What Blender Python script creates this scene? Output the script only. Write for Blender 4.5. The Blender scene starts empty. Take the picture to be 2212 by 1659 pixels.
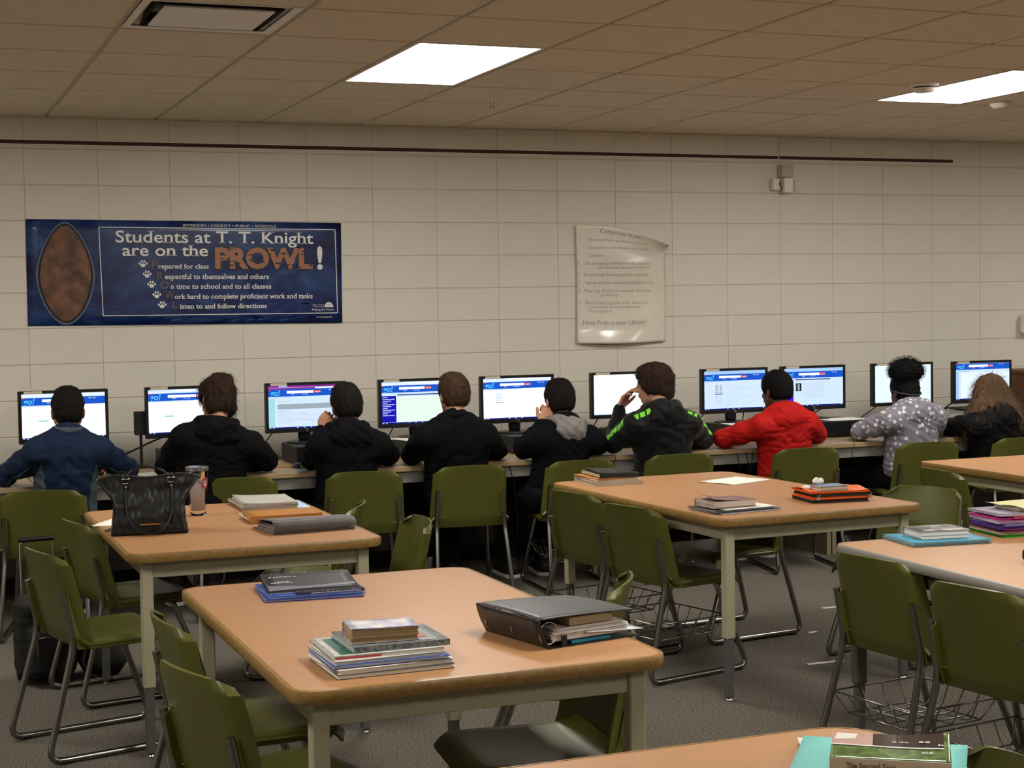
import bpy, math, random
import numpy as np
from mathutils import Vector, Matrix

SC = bpy.context.scene
COL = SC.collection
random.seed(7)
RNG = np.random.default_rng(7)

# ---------------------------------------------------------------- camera
CAM_H = 1.58
_yaw, _pit, _rol = 0.37058954, -0.0475351, -0.01639575
_f = Vector((math.sin(_yaw)*math.cos(_pit), math.cos(_yaw)*math.cos(_pit), math.sin(_pit)))
_r0 = Vector((math.cos(_yaw), -math.sin(_yaw), 0)); _u0 = _r0.cross(_f)
_c, _s = math.cos(_rol), math.sin(_rol)
_r = _c*_r0 + _s*_u0; _u = -_s*_r0 + _c*_u0
cd = bpy.data.cameras.new('camera'); cam = bpy.data.objects.new('camera', cd); COL.objects.link(cam)
cd.sensor_width = 36; cd.sensor_fit = 'HORIZONTAL'; cd.lens = 3476.68/2212*36; cd.clip_start = 0.05
M = Matrix((( _r.x, _u.x, -_f.x, 0), (_r.y, _u.y, -_f.y, 0), (_r.z, _u.z, -_f.z, CAM_H), (0, 0, 0, 1)))
cam.matrix_world = M
SC.camera = cam
# ---------------------------------------------------------------- world, exposure
w = bpy.data.worlds.new('world'); SC.world = w; w.use_nodes = True
w.node_tree.nodes['Background'].inputs[0].default_value = (0.9, 0.85, 0.8, 1)
w.node_tree.nodes['Background'].inputs[1].default_value = 0.05
SC.view_settings.view_transform = 'Standard'; SC.view_settings.look = 'None'
SC.view_settings.gamma = 1.0; SC.view_settings.use_curve_mapping = False
SC.view_settings.exposure = 0.0
LIGHT_STRENGTH = 24.0
LIGHT_COLOR = (1.0, 0.965, 0.90)

# ---------------------------------------------------------------- helpers
def srgb(h):
    h = h.lstrip('#'); v = [int(h[i:i+2], 16)/255 for i in (0, 2, 4)]
    return tuple((x/12.92 if x <= 0.04045 else ((x+0.055)/1.055)**2.4) for x in v)

MATS = {}
def mat(name, color='#808080', rough=0.6, metal=0.0, noise=None, bump=None, coat=0, spec=0.5, trans=0, emit=None, es=1.0, ior=1.45, sheen=0):
    """noise=(scale, amount[, second colour]) mottles the base colour; bump=(scale, strength)"""
    if name in MATS: return MATS[name]
    m = bpy.data.materials.new(name); m.use_nodes = True
    nt = m.node_tree; b = nt.nodes['Principled BSDF']
    c = srgb(color) if isinstance(color, str) else color
    b.inputs['Base Color'].default_value = (*c, 1)
    b.inputs['Roughness'].default_value = rough; b.inputs['Metallic'].default_value = metal
    b.inputs['Specular IOR Level'].default_value = spec; b.inputs['IOR'].default_value = ior
    b.inputs['Coat Weight'].default_value = coat; b.inputs['Coat Roughness'].default_value = 0.1
    b.inputs['Transmission Weight'].default_value = trans
    b.inputs['Sheen Weight'].default_value = sheen
    tc = nt.nodes.new('ShaderNodeTexCoord')
    if noise:
        n = nt.nodes.new('ShaderNodeTexNoise'); n.inputs['Scale'].default_value = noise[0]; n.inputs['Detail'].default_value = 5
        nt.links.new(tc.outputs['Object'], n.inputs['Vector'])
        mx = nt.nodes.new('ShaderNodeMix'); mx.data_type = 'RGBA'
        c2 = srgb(noise[2]) if len(noise) > 2 else tuple(x*(1-noise[1]) for x in c)
        mr = nt.nodes.new('ShaderNodeMapRange'); mr.inputs[1].default_value = 0.35; mr.inputs[2].default_value = 0.65
        nt.links.new(n.outputs['Fac'], mr.inputs[0]); nt.links.new(mr.outputs[0], mx.inputs['Factor'])
        mx.inputs['A'].default_value = (*c, 1); mx.inputs['B'].default_value = (*c2, 1)
        nt.links.new(mx.outputs['Result'], b.inputs['Base Color'])
    if bump:
        n = nt.nodes.new('ShaderNodeTexNoise'); n.inputs['Scale'].default_value = bump[0]; n.inputs['Detail'].default_value = 4
        nt.links.new(tc.outputs['Object'], n.inputs['Vector'])
        bp = nt.nodes.new('ShaderNodeBump'); bp.inputs['Strength'].default_value = bump[1]; bp.inputs['Distance'].default_value = 0.01
        nt.links.new(n.outputs['Fac'], bp.inputs['Height']); nt.links.new(bp.outputs[0], b.inputs['Normal'])
    if emit:
        e = srgb(emit) if isinstance(emit, str) else emit
        b.inputs['Emission Color'].default_value = (*e, 1); b.inputs['Emission Strength'].default_value = es
    MATS[name] = m
    return m

class MB:
    """collects shapes; build() links them as ONE mesh object"""
    def __init__(s): s.v = []; s.f = []; s.m = []; s.sm = []; s.mats = []
    def _mi(s, m):
        if m is None: return 0
        if m not in s.mats: s.mats.append(m)
        return s.mats.index(m)
    def add(s, verts, faces, m=None, smooth=False):
        o = len(s.v); k = s._mi(m)
        s.v += [tuple(p) for p in verts]
        for f in faces: s.f.append(tuple(i+o for i in f)); s.m.append(k); s.sm.append(smooth)
        return s
    def box(s, lo, hi, m=None, bev=0.0, T=None):
        x0, y0, z0 = lo; x1, y1, z1 = hi
        if bev > 0:
            b = bev; vs = []
            for (X, Y, Z_) in ((x0, y0, z0), (x1, y0, z0), (x1, y1, z0), (x0, y1, z0), (x0, y0, z1), (x1, y0, z1), (x1, y1, z1), (x0, y1, z1)):
                sx = 1 if X == x0 else -1; sy = 1 if Y == y0 else -1; sz = 1 if Z_ == z0 else -1
                vs += [(X, Y+sy*b, Z_+sz*b), (X+sx*b, Y, Z_+sz*b), (X+sx*b, Y+sy*b, Z_)]
            F = [tuple(3*k for k in (0, 4, 7, 3)), tuple(3*k for k in (1, 2, 6, 5)), tuple(3*k+1 for k in (0, 1, 5, 4)),
                 tuple(3*k+1 for k in (2, 3, 7, 6)), tuple(3*k+2 for k in (0, 3, 2, 1)), tuple(3*k+2 for k in (4, 5, 6, 7))]
            for a, c, d in ((0, 1, 0), (3, 2, 0), (4, 5, 0), (7, 6, 0), (0, 3, 1), (1, 2, 1), (4, 7, 1), (5, 6, 1), (0, 4, 2), (1, 5, 2), (2, 6, 2), (3, 7, 2)):
                p, q = [t for t in range(3) if t != d]; F.append((3*a+p, 3*c+p, 3*c+q, 3*a+q))
            for k in range(8): F.append((3*k, 3*k+1, 3*k+2))
            ce = Vector(((x0+x1)/2, (y0+y1)/2, (z0+z1)/2)); G = []
            for f in F:
                p = [Vector(vs[i]) for i in f]; nn = (p[1]-p[0]).cross(p[2]-p[0])
                G.append(f if nn.dot(p[0]+p[2]-2*ce) > 0 else f[::-1])
            F = G
        else:
            vs = [(x0, y0, z0), (x1, y0, z0), (x1, y1, z0), (x0, y1, z0), (x0, y0, z1), (x1, y0, z1), (x1, y1, z1), (x0, y1, z1)]
            F = [(0, 3, 2, 1), (4, 5, 6, 7), (0, 1, 5, 4), (1, 2, 6, 5), (2, 3, 7, 6), (3, 0, 4, 7)]
        if T is not None: vs = [tuple(T @ Vector(p)) for p in vs]
        return s.add(vs, F, m)
    def prism(s, pts, z0, z1, m=None, T=None):
        n = len(pts); vs = [(x, y, z0) for x, y in pts]+[(x, y, z1) for x, y in pts]
        F = [tuple(range(n))[::-1], tuple(range(n, 2*n))]+[(i, (i+1) % n, (i+1) % n+n, i+n) for i in range(n)]
        if T is not None: vs = [tuple(T @ Vector(p)) for p in vs]
        return s.add(vs, F, m)
    def tube(s, path, r, m=None, n=8, closed=False):
        P = [Vector(p) for p in path]; R = r if isinstance(r, (list, tuple)) else [r]*len(P)
        k = len(P); vs = []; up = None
        for i in range(k):
            if closed: t = (P[(i+1) % k]-P[i-1])
            else: t = P[min(i+1, k-1)]-P[max(i-1, 0)]
            t.normalize()
            if up is None:
                up = Vector((0, 0, 1)) if abs(t.z) < 0.9 else Vector((1, 0, 0))
            a = t.cross(up)
            if a.length < 1e-6: a = t.orthogonal()
            a.normalize(); b = a.cross(t); b.normalize(); up = b
            for j in range(n):
                th = 2*math.pi*j/n; vs.append(P[i]+(a*math.cos(th)+b*math.sin(th))*R[i])
        F = []
        for i in range(k if closed else k-1):
            o = i*n; q = ((i+1) % k)*n
            for j in range(n): F.append((o+j, o+(j+1) % n, q+(j+1) % n, q+j))
        s.add(vs, F, m, True)
        if not closed:
            s.add([vs[j] for j in range(n)], [tuple(range(n))[::-1]], m); s.add([vs[(k-1)*n+j] for j in range(n)], [tuple(range(n))], m)
        return s
    def lathe(s, prof, m=None, n=24, c=(0, 0, 0), T=None):
        vs = []; F = []
        for r, z in prof:
            for j in range(n):
                a = 2*math.pi*j/n; vs.append((c[0]+r*math.cos(a), c[1]+r*math.sin(a), c[2]+z))
        for i in range(len(prof)-1):
            for j in range(n): F.append((i*n+j, i*n+(j+1) % n, (i+1)*n+(j+1) % n, (i+1)*n+j))
        if T is not None: vs = [tuple(T @ Vector(p)) for p in vs]
        return s.add(vs, F, m, True)
    def grid(s, fn, nu, nv, m=None, smooth=True, flip=False):
        vs = [fn(i/nu, j/nv) for j in range(nv+1) for i in range(nu+1)]
        F = [(j*(nu+1)+i, j*(nu+1)+i+1, (j+1)*(nu+1)+i+1, (j+1)*(nu+1)+i) for j in range(nv) for i in range(nu)]
        if flip: F = [f[::-1] for f in F]
        return s.add(vs, F, m, smooth)
    def shell(s, fn, nu, nv, t, m=None):
        """thick curved sheet: fn(u,v) middle surface, t thickness (number or fn)"""
        g = [[Vector(fn(i/nu, j/nv)) for i in range(nu+1)] for j in range(nv+1)]
        A = []; B = []
        for j in range(nv+1):
            for i in range(nu+1):
                du = g[j][min(i+1, nu)]-g[j][max(i-1, 0)]; dv = g[min(j+1, nv)][i]-g[max(j-1, 0)][i]
                nn = du.cross(dv); nn.normalize(); tt = t
                A.append(g[j][i]+nn*tt/2); B.append(g[j][i]-nn*tt/2)
        w_ = nu+1; N = len(A)
        F = []
        for j in range(nv):
            for i in range(nu):
                a, b, c, d = j*w_+i, j*w_+i+1, (j+1)*w_+i+1, (j+1)*w_+i
                F.append((a, b, c, d)); F.append((a+N, d+N, c+N, b+N))
        for i in range(nu):
            F.append((i, i+N, i+1+N, i+1)); q = nv*w_+i; F.append((q, q+1, q+1+N, q+N))
        for j in range(nv):
            a, b = j*w_, (j+1)*w_; F.append((a, b, b+N, a+N)); a += nu; b += nu; F.append((a, a+N, b+N, b))
        return s.add(A+B, F, m, True)
    def mesh(s, name):
        me = bpy.data.meshes.new(name); me.from_pydata([tuple(p) for p in s.v], [], s.f)
        for m in s.mats: me.materials.append(m)
        if len(s.mats) > 1: me.polygons.foreach_set('material_index', s.m)
        me.polygons.foreach_set('use_smooth', s.sm)
        me.update()
        return me
    def build(s, name, m=None, parent=None, loc=None, kind=None, sharp=None):
        me = s.mesh(name)
        if m is not None and not s.mats: me.materials.append(m)
        if sharp: me.set_sharp_from_angle(angle=math.radians(sharp))
        return link(name, me, parent, loc, kind)

def link(name, me, parent=None, loc=None, kind=None):
    o = bpy.data.objects.new(name, me); COL.objects.link(o)
    if parent is not None: o.parent = parent
    if loc is not None: o.location = loc
    if kind: o['kind'] = kind
    return o
def tag(o, label, cat, group=None):
    o['label'] = label; o['category'] = cat
    if group: o['group'] = group
    return o
def thing(name, label, cat, loc=(0, 0, 0), rz=0, group=None):
    o = bpy.data.objects.new(name, None); COL.objects.link(o); o.empty_display_size = 0.1
    o.location = loc; o.rotation_euler = (0, 0, rz)
    return tag(o, label, cat, group)
def copy_tree(o, parent=None):
    c = o.copy(); COL.objects.link(c)
    if parent is not None: c.parent = parent
    for ch in list(o.children): copy_tree(ch, c)
    return c
def arc(c, r, a0, a1, n, f):
    return [f(c[0]+r*math.cos(a0+(a1-a0)*i/n), c[1]+r*math.sin(a0+(a1-a0)*i/n)) for i in range(n+1)]
def rrect(x0, y0, x1, y1, r, n=5):
    P = []
    for cx, cy, a in ((x1-r, y0+r, -90), (x1-r, y1-r, 0), (x0+r, y1-r, 90), (x0+r, y0+r, 180)):
        for i in range(n+1):
            t = math.radians(a+90*i/n); P.append((cx+r*math.cos(t), cy+r*math.sin(t)))
    return P
def fillet(P, r, n=5):
    """polyline with rounded corners"""
    P = [Vector(p) for p in P]; out = [P[0]]
    for i in range(1, len(P)-1):
        a = (P[i-1]-P[i]); b = (P[i+1]-P[i]); d = min(r, a.length*.49, b.length*.49)
        p0 = P[i]+a.normalized()*d; p1 = P[i]+b.normalized()*d
        for k in range(n+1):
            t = k/n; out.append(p0*(1-t)**2+P[i]*2*t*(1-t)+p1*t*t)
    return out+[P[-1]]

# text as flat mesh ---------------------------------------------------------------
_DG = None
def text_polys(txt, size=1.0, bold=0.0, shear=0.0, align='LEFT', serif=False, spacing=1.0):
    cu = bpy.data.curves.new('txt', 'FONT'); cu.body = txt; cu.size = size; cu.offset = bold; cu.shear = shear
    cu.align_x = align; cu.resolution_u = 3; cu.space_character = spacing
    ob = bpy.data.objects.new('txt', cu); COL.objects.link(ob)
    dg = bpy.context.evaluated_depsgraph_get(); dg.update()
    me = ob.evaluated_get(dg).to_mesh()
    V = [tuple(v.co) for v in me.vertices]; F = [tuple(p.vertices) for p in me.polygons]
    if serif:
        cap = size*.70; xh = size*.53; edges = {}
        for f in F:
            for i in range(len(f)):
                e = tuple(sorted((f[i], f[(i+1) % len(f)]))); edges[e] = edges.get(e, 0)+1
        for (a, b), n in edges.items():
            if n != 1: continue
            A, B = V[a], V[b]
            L = abs(A[0]-B[0])
            if abs(A[1]-B[1]) < .004*size and .05*size < L < .17*size:
                y = A[1]; t = .042*size; x0, x1 = min(A[0], B[0]), max(A[0], B[0]); e = .075*size
                if abs(y) < .02*size: y0, y1 = y, y+t
                elif abs(y-cap) < .06*size or abs(y-xh) < .05*size or abs(y+.2*size) < .06*size: y0, y1 = y-t, y
                else: continue
                if abs(y-xh) < .05*size: e2 = 0
                else: e2 = e
                k = len(V); V += [(x0-e, y0, 0), (x1+e2, y0, 0), (x1+e2, y1, 0), (x0-e, y1, 0)]; F.append((k, k+1, k+2, k+3))
    ob.evaluated_get(dg).to_mesh_clear()
    bpy.data.objects.remove(ob); bpy.data.curves.remove(cu)
    return V, F
def text_width(V): return (max(v[0] for v in V)-min(v[0] for v in V)) if V else 0
def put_text(mb, txt, fn, x, y, size, width=None, m=None, **kw):
    """fn maps flat (x,y) to 3D; width squeezes the line to an exact width"""
    V, F = text_polys(txt, size, **kw)
    if not V: return
    x0 = min(v[0] for v in V); k = 1.0
    if width: k = width/text_width(V)
    mb.add([fn(x+(v[0]-x0)*k, y+v[1]) for v in V], F, m)

def put_marks(mb, fn, x, y, w_, h_, m, seed=0):
    """illegible print: a row of small uneven strokes"""
    r = random.Random(seed); a = x
    while a < x+w_:
        b = a+r.uniform(.25, .7)*h_; y0 = y+r.uniform(0, .15)*h_; y1 = y+h_*r.uniform(.6, 1)
        mb.add([fn(a, y0), fn(b, y0), fn(b, y0+.25*h_), fn(a+.2*(b-a), y0+.25*h_), fn(a+.2*(b-a), y1), fn(a, y1)], [(0, 1, 2, 3), (0, 3, 4, 5)], m)
        if r.random() < .6: mb.add([fn(a, y1-.2*h_), fn(b, y1-.25*h_), fn(b, y1), fn(a, y1)], [(0, 1, 2, 3)], m)
        a = b+h_*(.15 if r.random() < .8 else .5)

# implicit surfaces ---------------------------------------------------------------
def surf_nets(V, lo, h):
    S = V < 0
    nx, ny, nz = V.shape
    cnt = np.zeros((nx-1, ny-1, nz-1), np.int8)
    for a in (0, 1):
        for b in (0, 1):
            for c in (0, 1): cnt += S[a:nx-1+a, b:ny-1+b, c:nz-1+c]
    act = (cnt > 0) & (cnt < 8)
    I, J, K = np.nonzero(act)
    idx = -np.ones(act.shape, np.int32); idx[I, J, K] = np.arange(len(I))
    cor = [(a, b, c) for a in (0, 1) for b in (0, 1) for c in (0, 1)]
    cv = [V[I+a, J+b, K+c] for a, b, c in cor]
    P = np.zeros((len(I), 3)); n = np.zeros(len(I))
    for p in range(8):
        for q in range(p+1, 8):
            d = [cor[q][t]-cor[p][t] for t in range(3)]
            if sum(abs(t) for t in d) != 1: continue
            cr = (cv[p] < 0) != (cv[q] < 0)
            t = cv[p]/(cv[p]-cv[q]+1e-12*(~cr))
            t = np.where(cr, t, 0)
            for ax in range(3): P[:, ax] += np.where(cr, cor[p][ax]+t*d[ax], 0)
            n += cr
    P /= n[:, None]
    P = (P+np.stack([I, J, K], 1))*h+np.asarray(lo)
    quads = []
    for ax in range(3):
        sl0 = [slice(None)]*3; sl1 = [slice(None)]*3; sl0[ax] = slice(0, -1); sl1[ax] = slice(1, None)
        A = S[tuple(sl0)]; B = S[tuple(sl1)]
        i, j, k = np.nonzero(A != B); s = A[i, j, k]
        o = [q for q in range(3) if q != ax]; c = [i, j, k]
        ok = (c[o[0]] > 0) & (c[o[1]] > 0) & (c[o[0]] < idx.shape[o[0]]) & (c[o[1]] < idx.shape[o[1]])
        c = [q[ok] for q in c]; s = s[ok]
        def g(d0, d1):
            cc = [q.copy() for q in c]; cc[o[0]] = cc[o[0]]-d0; cc[o[1]] = cc[o[1]]-d1
            return idx[cc[0], cc[1], cc[2]]
        Q = np.stack([g(1, 1), g(0, 1), g(0, 0), g(1, 0)], 1)
        fl = s if ax != 1 else ~s
        Q[~fl] = Q[~fl][:, ::-1]
        quads.append(Q)
    return P, np.concatenate(quads)

def fast_mesh(name, P, Q):
    me = bpy.data.meshes.new(name)
    me.vertices.add(len(P)); me.vertices.foreach_set('co', np.asarray(P, np.float32).ravel())
    me.loops.add(Q.size); me.loops.foreach_set('vertex_index', Q.astype(np.int32).ravel())
    me.polygons.add(len(Q)); me.polygons.foreach_set('loop_start', np.arange(0, Q.size, Q.shape[1], dtype=np.int32))
    me.polygons.foreach_set('use_smooth', np.ones(len(Q), bool))
    me.update(calc_edges=True); me.validate()
    return me

def sdf_arrays(fn, lo, hi, h, pad=0.02):
    lo = np.asarray(lo, float); hi = np.asarray(hi, float)
    B = 6
    nb = np.ceil((hi-lo)/(h*B)).astype(int); n = nb*B+1
    V = np.full(tuple(n), 1.0, np.float32)
    bi = np.stack(np.meshgrid(*[np.arange(k) for k in nb], indexing='ij'), -1).reshape(-1, 3)
    d = fn(lo+(bi+.5)*B*h)
    near = np.abs(d) < B*h*.87*1.25+pad
    for b, dd in ((bi[~near], d[~near]),):
        ins = b[dd < 0]
        for x, y, z in ins: V[x*B:(x+1)*B+1, y*B:(y+1)*B+1, z*B:(z+1)*B+1] = -1
    mask = np.zeros(tuple(n), bool)
    for x, y, z in bi[near]: mask[x*B:(x+1)*B+1, y*B:(y+1)*B+1, z*B:(z+1)*B+1] = True
    I = np.stack(np.nonzero(mask), 1)
    out = np.empty(len(I), np.float32)
    for a in range(0, len(I), 200000): out[a:a+200000] = fn(lo+I[a:a+200000]*h)
    V[I[:, 0], I[:, 1], I[:, 2]] = out
    return surf_nets(V, lo, h)
def sdf_obj(name, fn, lo, hi, h, m, parent, kind=None):
    P, Q = sdf_arrays(fn, lo, hi, h)
    me = fast_mesh(name, P, Q); me.materials.append(m)
    return link(name, me, parent, None, kind)

def cap(P, a, b, ra, rb=None):
    rb = ra if rb is None else rb
    a = np.asarray(a, float); b = np.asarray(b, float); ab = b-a; L = max(ab@ab, 1e-9)
    t = np.clip(((P-a)@ab)/L, 0, 1)
    return np.linalg.norm(P-a-t[:, None]*ab, axis=1)-(ra+(rb-ra)*t)
def ell(P, c, r, R=None):
    q = P-np.asarray(c, float)
    if R is not None: q = q@R          # columns of R are the local axes
    r = np.asarray(r, float); k0 = np.linalg.norm(q/r, axis=1); k1 = np.linalg.norm(q/(r*r), axis=1)
    return k0*(k0-1)/np.maximum(k1, 1e-9)
def smin(a, b, k):
    hh = np.clip(.5+.5*(b-a)/k, 0, 1)
    return b+(a-b)*hh-k*hh*(1-hh)
def smax(a, b, k): return -smin(-a, -b, k)
_W = [(RNG.normal(size=3), RNG.uniform(0, 6.28)) for _ in range(24)]
def wob(P, scale, seed=0, n=6):
    o = 0
    for i in range(n):
        d, ph = _W[(seed*5+i) % 24]; o = o+np.sin((P@d)*scale*(1+.35*i)+ph+seed)
    return o/n
# ---------------------------------------------------------------- materials
M_wall = mat('painted_block', '#dfd8ca', .55, noise=(3, .04), bump=(60, .12))
M_mortar = mat('painted_mortar', '#c9c1b1', .7)
M_tile = mat('ceiling_tile', '#e3d8c2', .95, noise=(9, .06), bump=(120, .25))
M_tbar = mat('grid_metal', '#c4b8a2', .6)
M_trim = mat('paint_plain', '#cfc5b2', .6)
M_floor = mat('carpet', '#857e73', 1.0, noise=(150, .0, '#3f3b35'), bump=(220, .6), spec=.1)
M_lens = mat('light_lens', '#ffffff', .5, emit=LIGHT_COLOR, es=LIGHT_STRENGTH)
M_lamp = mat('lamp_frame', '#d8d4cc', .5)
M_lam = mat('table_laminate', '#b48459', .42, noise=(26, .05), bump=(90, .03))
M_edge = mat('table_wood_edge', '#98753f', .38, noise=(60, .28), bump=(80, .05))
M_greyedge = mat('grey_edge', '#8d8880', .45)
M_beige = mat('beige_metal', '#a8a184', .5)
M_browngrey = mat('brown_grey_metal', '#57524a', .45)
M_leg_ins = mat('grey_leg_insert', '#6c6b69', .4, .5)
M_chrome = mat('chrome', '#c9c6c2', .16, 1.0)
M_green = mat('olive_plastic', '#585922', .36, noise=(14, .07), bump=(150, .04))
M_darktube = mat('grey_tube', '#8b8884', .25, .9)
M_black = mat('black_plastic', '#111112', .38)
M_mattblack = mat('matt_black', '#0c0c0d', .6)
M_white = mat('white_plastic', '#efece4', .5)
M_paper = mat('paper', '#efeae0', .8)
M_desk = mat('desk_laminate', '#a58e6a', .4, noise=(30, .06))
M_deskpanel = mat('desk_panel', '#8f8468', .6)
M_desktrim = mat('desk_trim', '#8b8880', .5)

WY = 9.463; CH = 2.701
XL, XR, YB = -3.2, 11.4, -4.6
# ---------------------------------------------------------------- room shell
o = MB().box((XL-.2, YB-.2, -.1), (XR+.2, WY+.3, 0)).build('floor', M_floor, kind='structure')
wb = MB().box((XL-.2, WY+.004, 0), (XR+.2, WY+.2, CH+.1)).build('wall_back', M_mortar, kind='structure')
# painted concrete blocks, stacked joint over joint
BW, BH = .4064, .2032; bx0 = .755; bz0 = 2.1115
def blockmesh(w_, h_): return MB().box((.001, .0, .0028), (w_-.001, .010, h_-.0028), bev=.0024).mesh('block')
rows = []
z = bz0
while z > .0: z -= BH
z0 = z+0
zz = z0; me_full = blockmesh(BW, BH); me_full.materials.append(M_wall)
far = MB(); nblk = 0
while zz < CH:
    a, b = max(zz, 0), min(zz+BH, CH)
    me = me_full
    if b-a < BH-.001:
        me = blockmesh(BW, b-a); me.materials.append(M_wall)
    for i in range(-10, 27):
        x = bx0+i*BW
        if x < XL or x > XR: continue
        if -1 <= i <= 18 and a >= .2 and nblk < 295:
            link('block', me, wb, (x, WY, a)); nblk += 1
        else: far.box((x+.0045, WY, a+.0045), (x+BW-.0045, WY+.012, b-.0045), bev=.0035)
    zz += BH
far.build('outer_blocks', M_wall, wb, kind='stuff')
MB().box((XL-.2, YB, 0), (XL, WY+.2, CH+.1)).build('wall_left', M_wall, kind='structure')
MB().box((XR, YB, 0), (XR+.2, WY+.2, CH+.1)).build('wall_right', M_wall, kind='structure')
MB().box((XL-.2, YB-.2, 0), (XR+.2, YB, CH+.1)).build('wall_front', M_wall, kind='structure')
MB().box((XL, WY-.004, 0), (XR, WY+.001, .10)).build('baseboard_back', mat('vinyl_base', '#2c2a28', .6), kind='structure')
# ceiling: slab above, T-bars, drop-in tiles with a stepped edge
ce = MB().box((XL-.2, YB-.2, CH+.06), (XR+.2, WY+.2, CH+.12)).build('ceiling', M_tbar, kind='structure')
T = .6096; gx = .884; gy = WY-.560
me_t = MB().prism([(.012, .012), (T-.012, .012), (T-.012, T-.012), (.012, T-.012)], -.006, .012)
me_t = MB().box((.0125, .0125, -.007), (T-.0125, T-.0125, .015), bev=.003).mesh('ceiling_tile'); me_t.materials.append(M_tile)
lights = {}
for li, i0 in enumerate((-3, 2, 7, 12)):
    for lj, j0 in enumerate((3, 9, 15)):
        if lj < 2 or li in (1, 2): lights[(i0, j0)] = (li, lj)
lightcells = set()
for (i0, j0) in lights: lightcells |= {(i0, j0), (i0, j0-1)}
vent = (0, 4)
nt_ = 0; fart = MB()
for i in range(-8, 18):
    for j in range(-1, 25):
        x = gx+i*T; y1 = gy-(j)*T; y0 = y1-T
        X0, X1, Y0, Y1 = max(x, XL), min(x+T, XR), max(y0, YB), min(y1, WY)
        if X1-X0 < .03 or Y1-Y0 < .03: continue
        if (i, j) in lightcells or (i, j) == vent: continue
        full = abs(X1-X0-T) < .001 and abs(Y1-Y0-T) < .001
        vis = -2 <= i <= 13 and j <= 8
        if vis and nt_ < 296:
            if full: link('ceiling_tile', me_t, ce, (x, y0, CH))
            else: MB().box((X0+.011, Y0+.011, CH-.004), (X1-.011, Y1-.004, CH+.015), bev=.004).build('ceiling_tile', M_tile, ce)
            nt_ += 1
        else: fart.box((X0+.011, Y0+.011, CH-.004), (X1-.011, Y1-.011, CH+.015), bev=.004)
fart.build('outer_ceiling_tiles', M_tile, ce, kind='stuff')
for i in range(-8, 18):
    x = gx+i*T
    if XL < x < XR: MB().box((x-.012, YB, CH+.002), (x+.012, WY, CH+.05)).build('grid_bar', M_tbar, ce)
for j in range(-1, 25):
    y = gy-j*T
    if YB < y < WY: MB().box((XL, y-.012, CH+.0035), (XR, y+.012, CH+.05)).build('grid_bar', M_tbar, ce)
MB().box((XL, WY-.02, CH-.002), (XR, WY, CH+.002)).build('trim_1', M_tbar, kind='structure')
# troffers
LN = {(2, 3): 'glowing ceiling light panel above the middle of the banner wall, left of two',
      (7, 3): 'glowing ceiling light panel on the right beside the smoke detector'}
for (i0, j0), (li, lj) in lights.items():
    x0 = gx+i0*T; y0 = gy-(j0+1)*T; y1 = y0+2*T; nm = LN.get((i0, j0))
    lab = nm or 'ceiling light panel, %s row from the wall, %s column' % (['first', 'second', 'third'][lj], ['outer left', 'left', 'right', 'outer right'][li])
    if lj == 0 and not nm: lab = 'ceiling light panel near the wall, outside the view to the %s' % ('left' if li == 0 else 'right')
    t = thing('ceiling_light', lab, 'ceiling light', (x0+T/2, y0+T, CH-.006), 0, 'recessed ceiling lights')
    fr = MB(); a, b = T/2-.012, T-.012
    for lo, hi in (((-a, -b, 0), (a, -b+.018, .05)), ((-a, b-.018, 0), (a, b, .05)), ((-a, -b+.018, 0), (-a+.018, b-.018, .05)), ((a-.018, -b+.018, 0), (a, b-.018, .05))): fr.box(lo, hi)
    fr.build('frame', M_lamp, t)
    MB().box((-a+.018, -b+.018, .002), (a-.018, b-.018, .008)).build('lens', M_lens, t)
# supply air vent in the ceiling (white centre plate, dark slots round it)
x0 = gx; y0 = gy-5*T
t = thing('ceiling_vent', 'square white air diffuser with dark slots in the ceiling', 'vent', (x0+T/2, y0+T/2, CH-.006))
def ring(h0, h1, z0, z1, m):
    mb = MB()
    P0 = [(-h0, -h0), (h0, -h0), (h0, h0), (-h0, h0)]; P1 = [(-h1, -h1), (h1, -h1), (h1, h1), (-h1, h1)]
    vs = [(x, y, z0) for x, y in P0]+[(x, y, z1) for x, y in P1]+[(x, y, z0+.004) for x, y in P0]+[(x, y, z1+.004) for x, y in P1]
    F = []
    for k in range(4):
        q = (k+1) % 4; F += [(k, k+4, q+4, q), (k+8, q+8, q+12, k+12), (k, q, q+8, k+8), (k+4, k+12, q+12, q+4)]
    return mb.add(vs, F, m)
ring(.293, .262, 0, .004, None).build('frame', M_white, t)
ring(.262, .235, .012, .075, None).build('outer_cone', M_white, t)
ring(.232, .215, .0, .05, None).build('slot_blade', M_mattblack, t)
MB().box((-.3, -.3, .09), (.3, .3, .1)).build('duct_back', M_mattblack, t)
MB().box((-.205, -.205, -.004), (.205, .205, .004), bev=.002).build('centre_plate', M_white, t)
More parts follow.
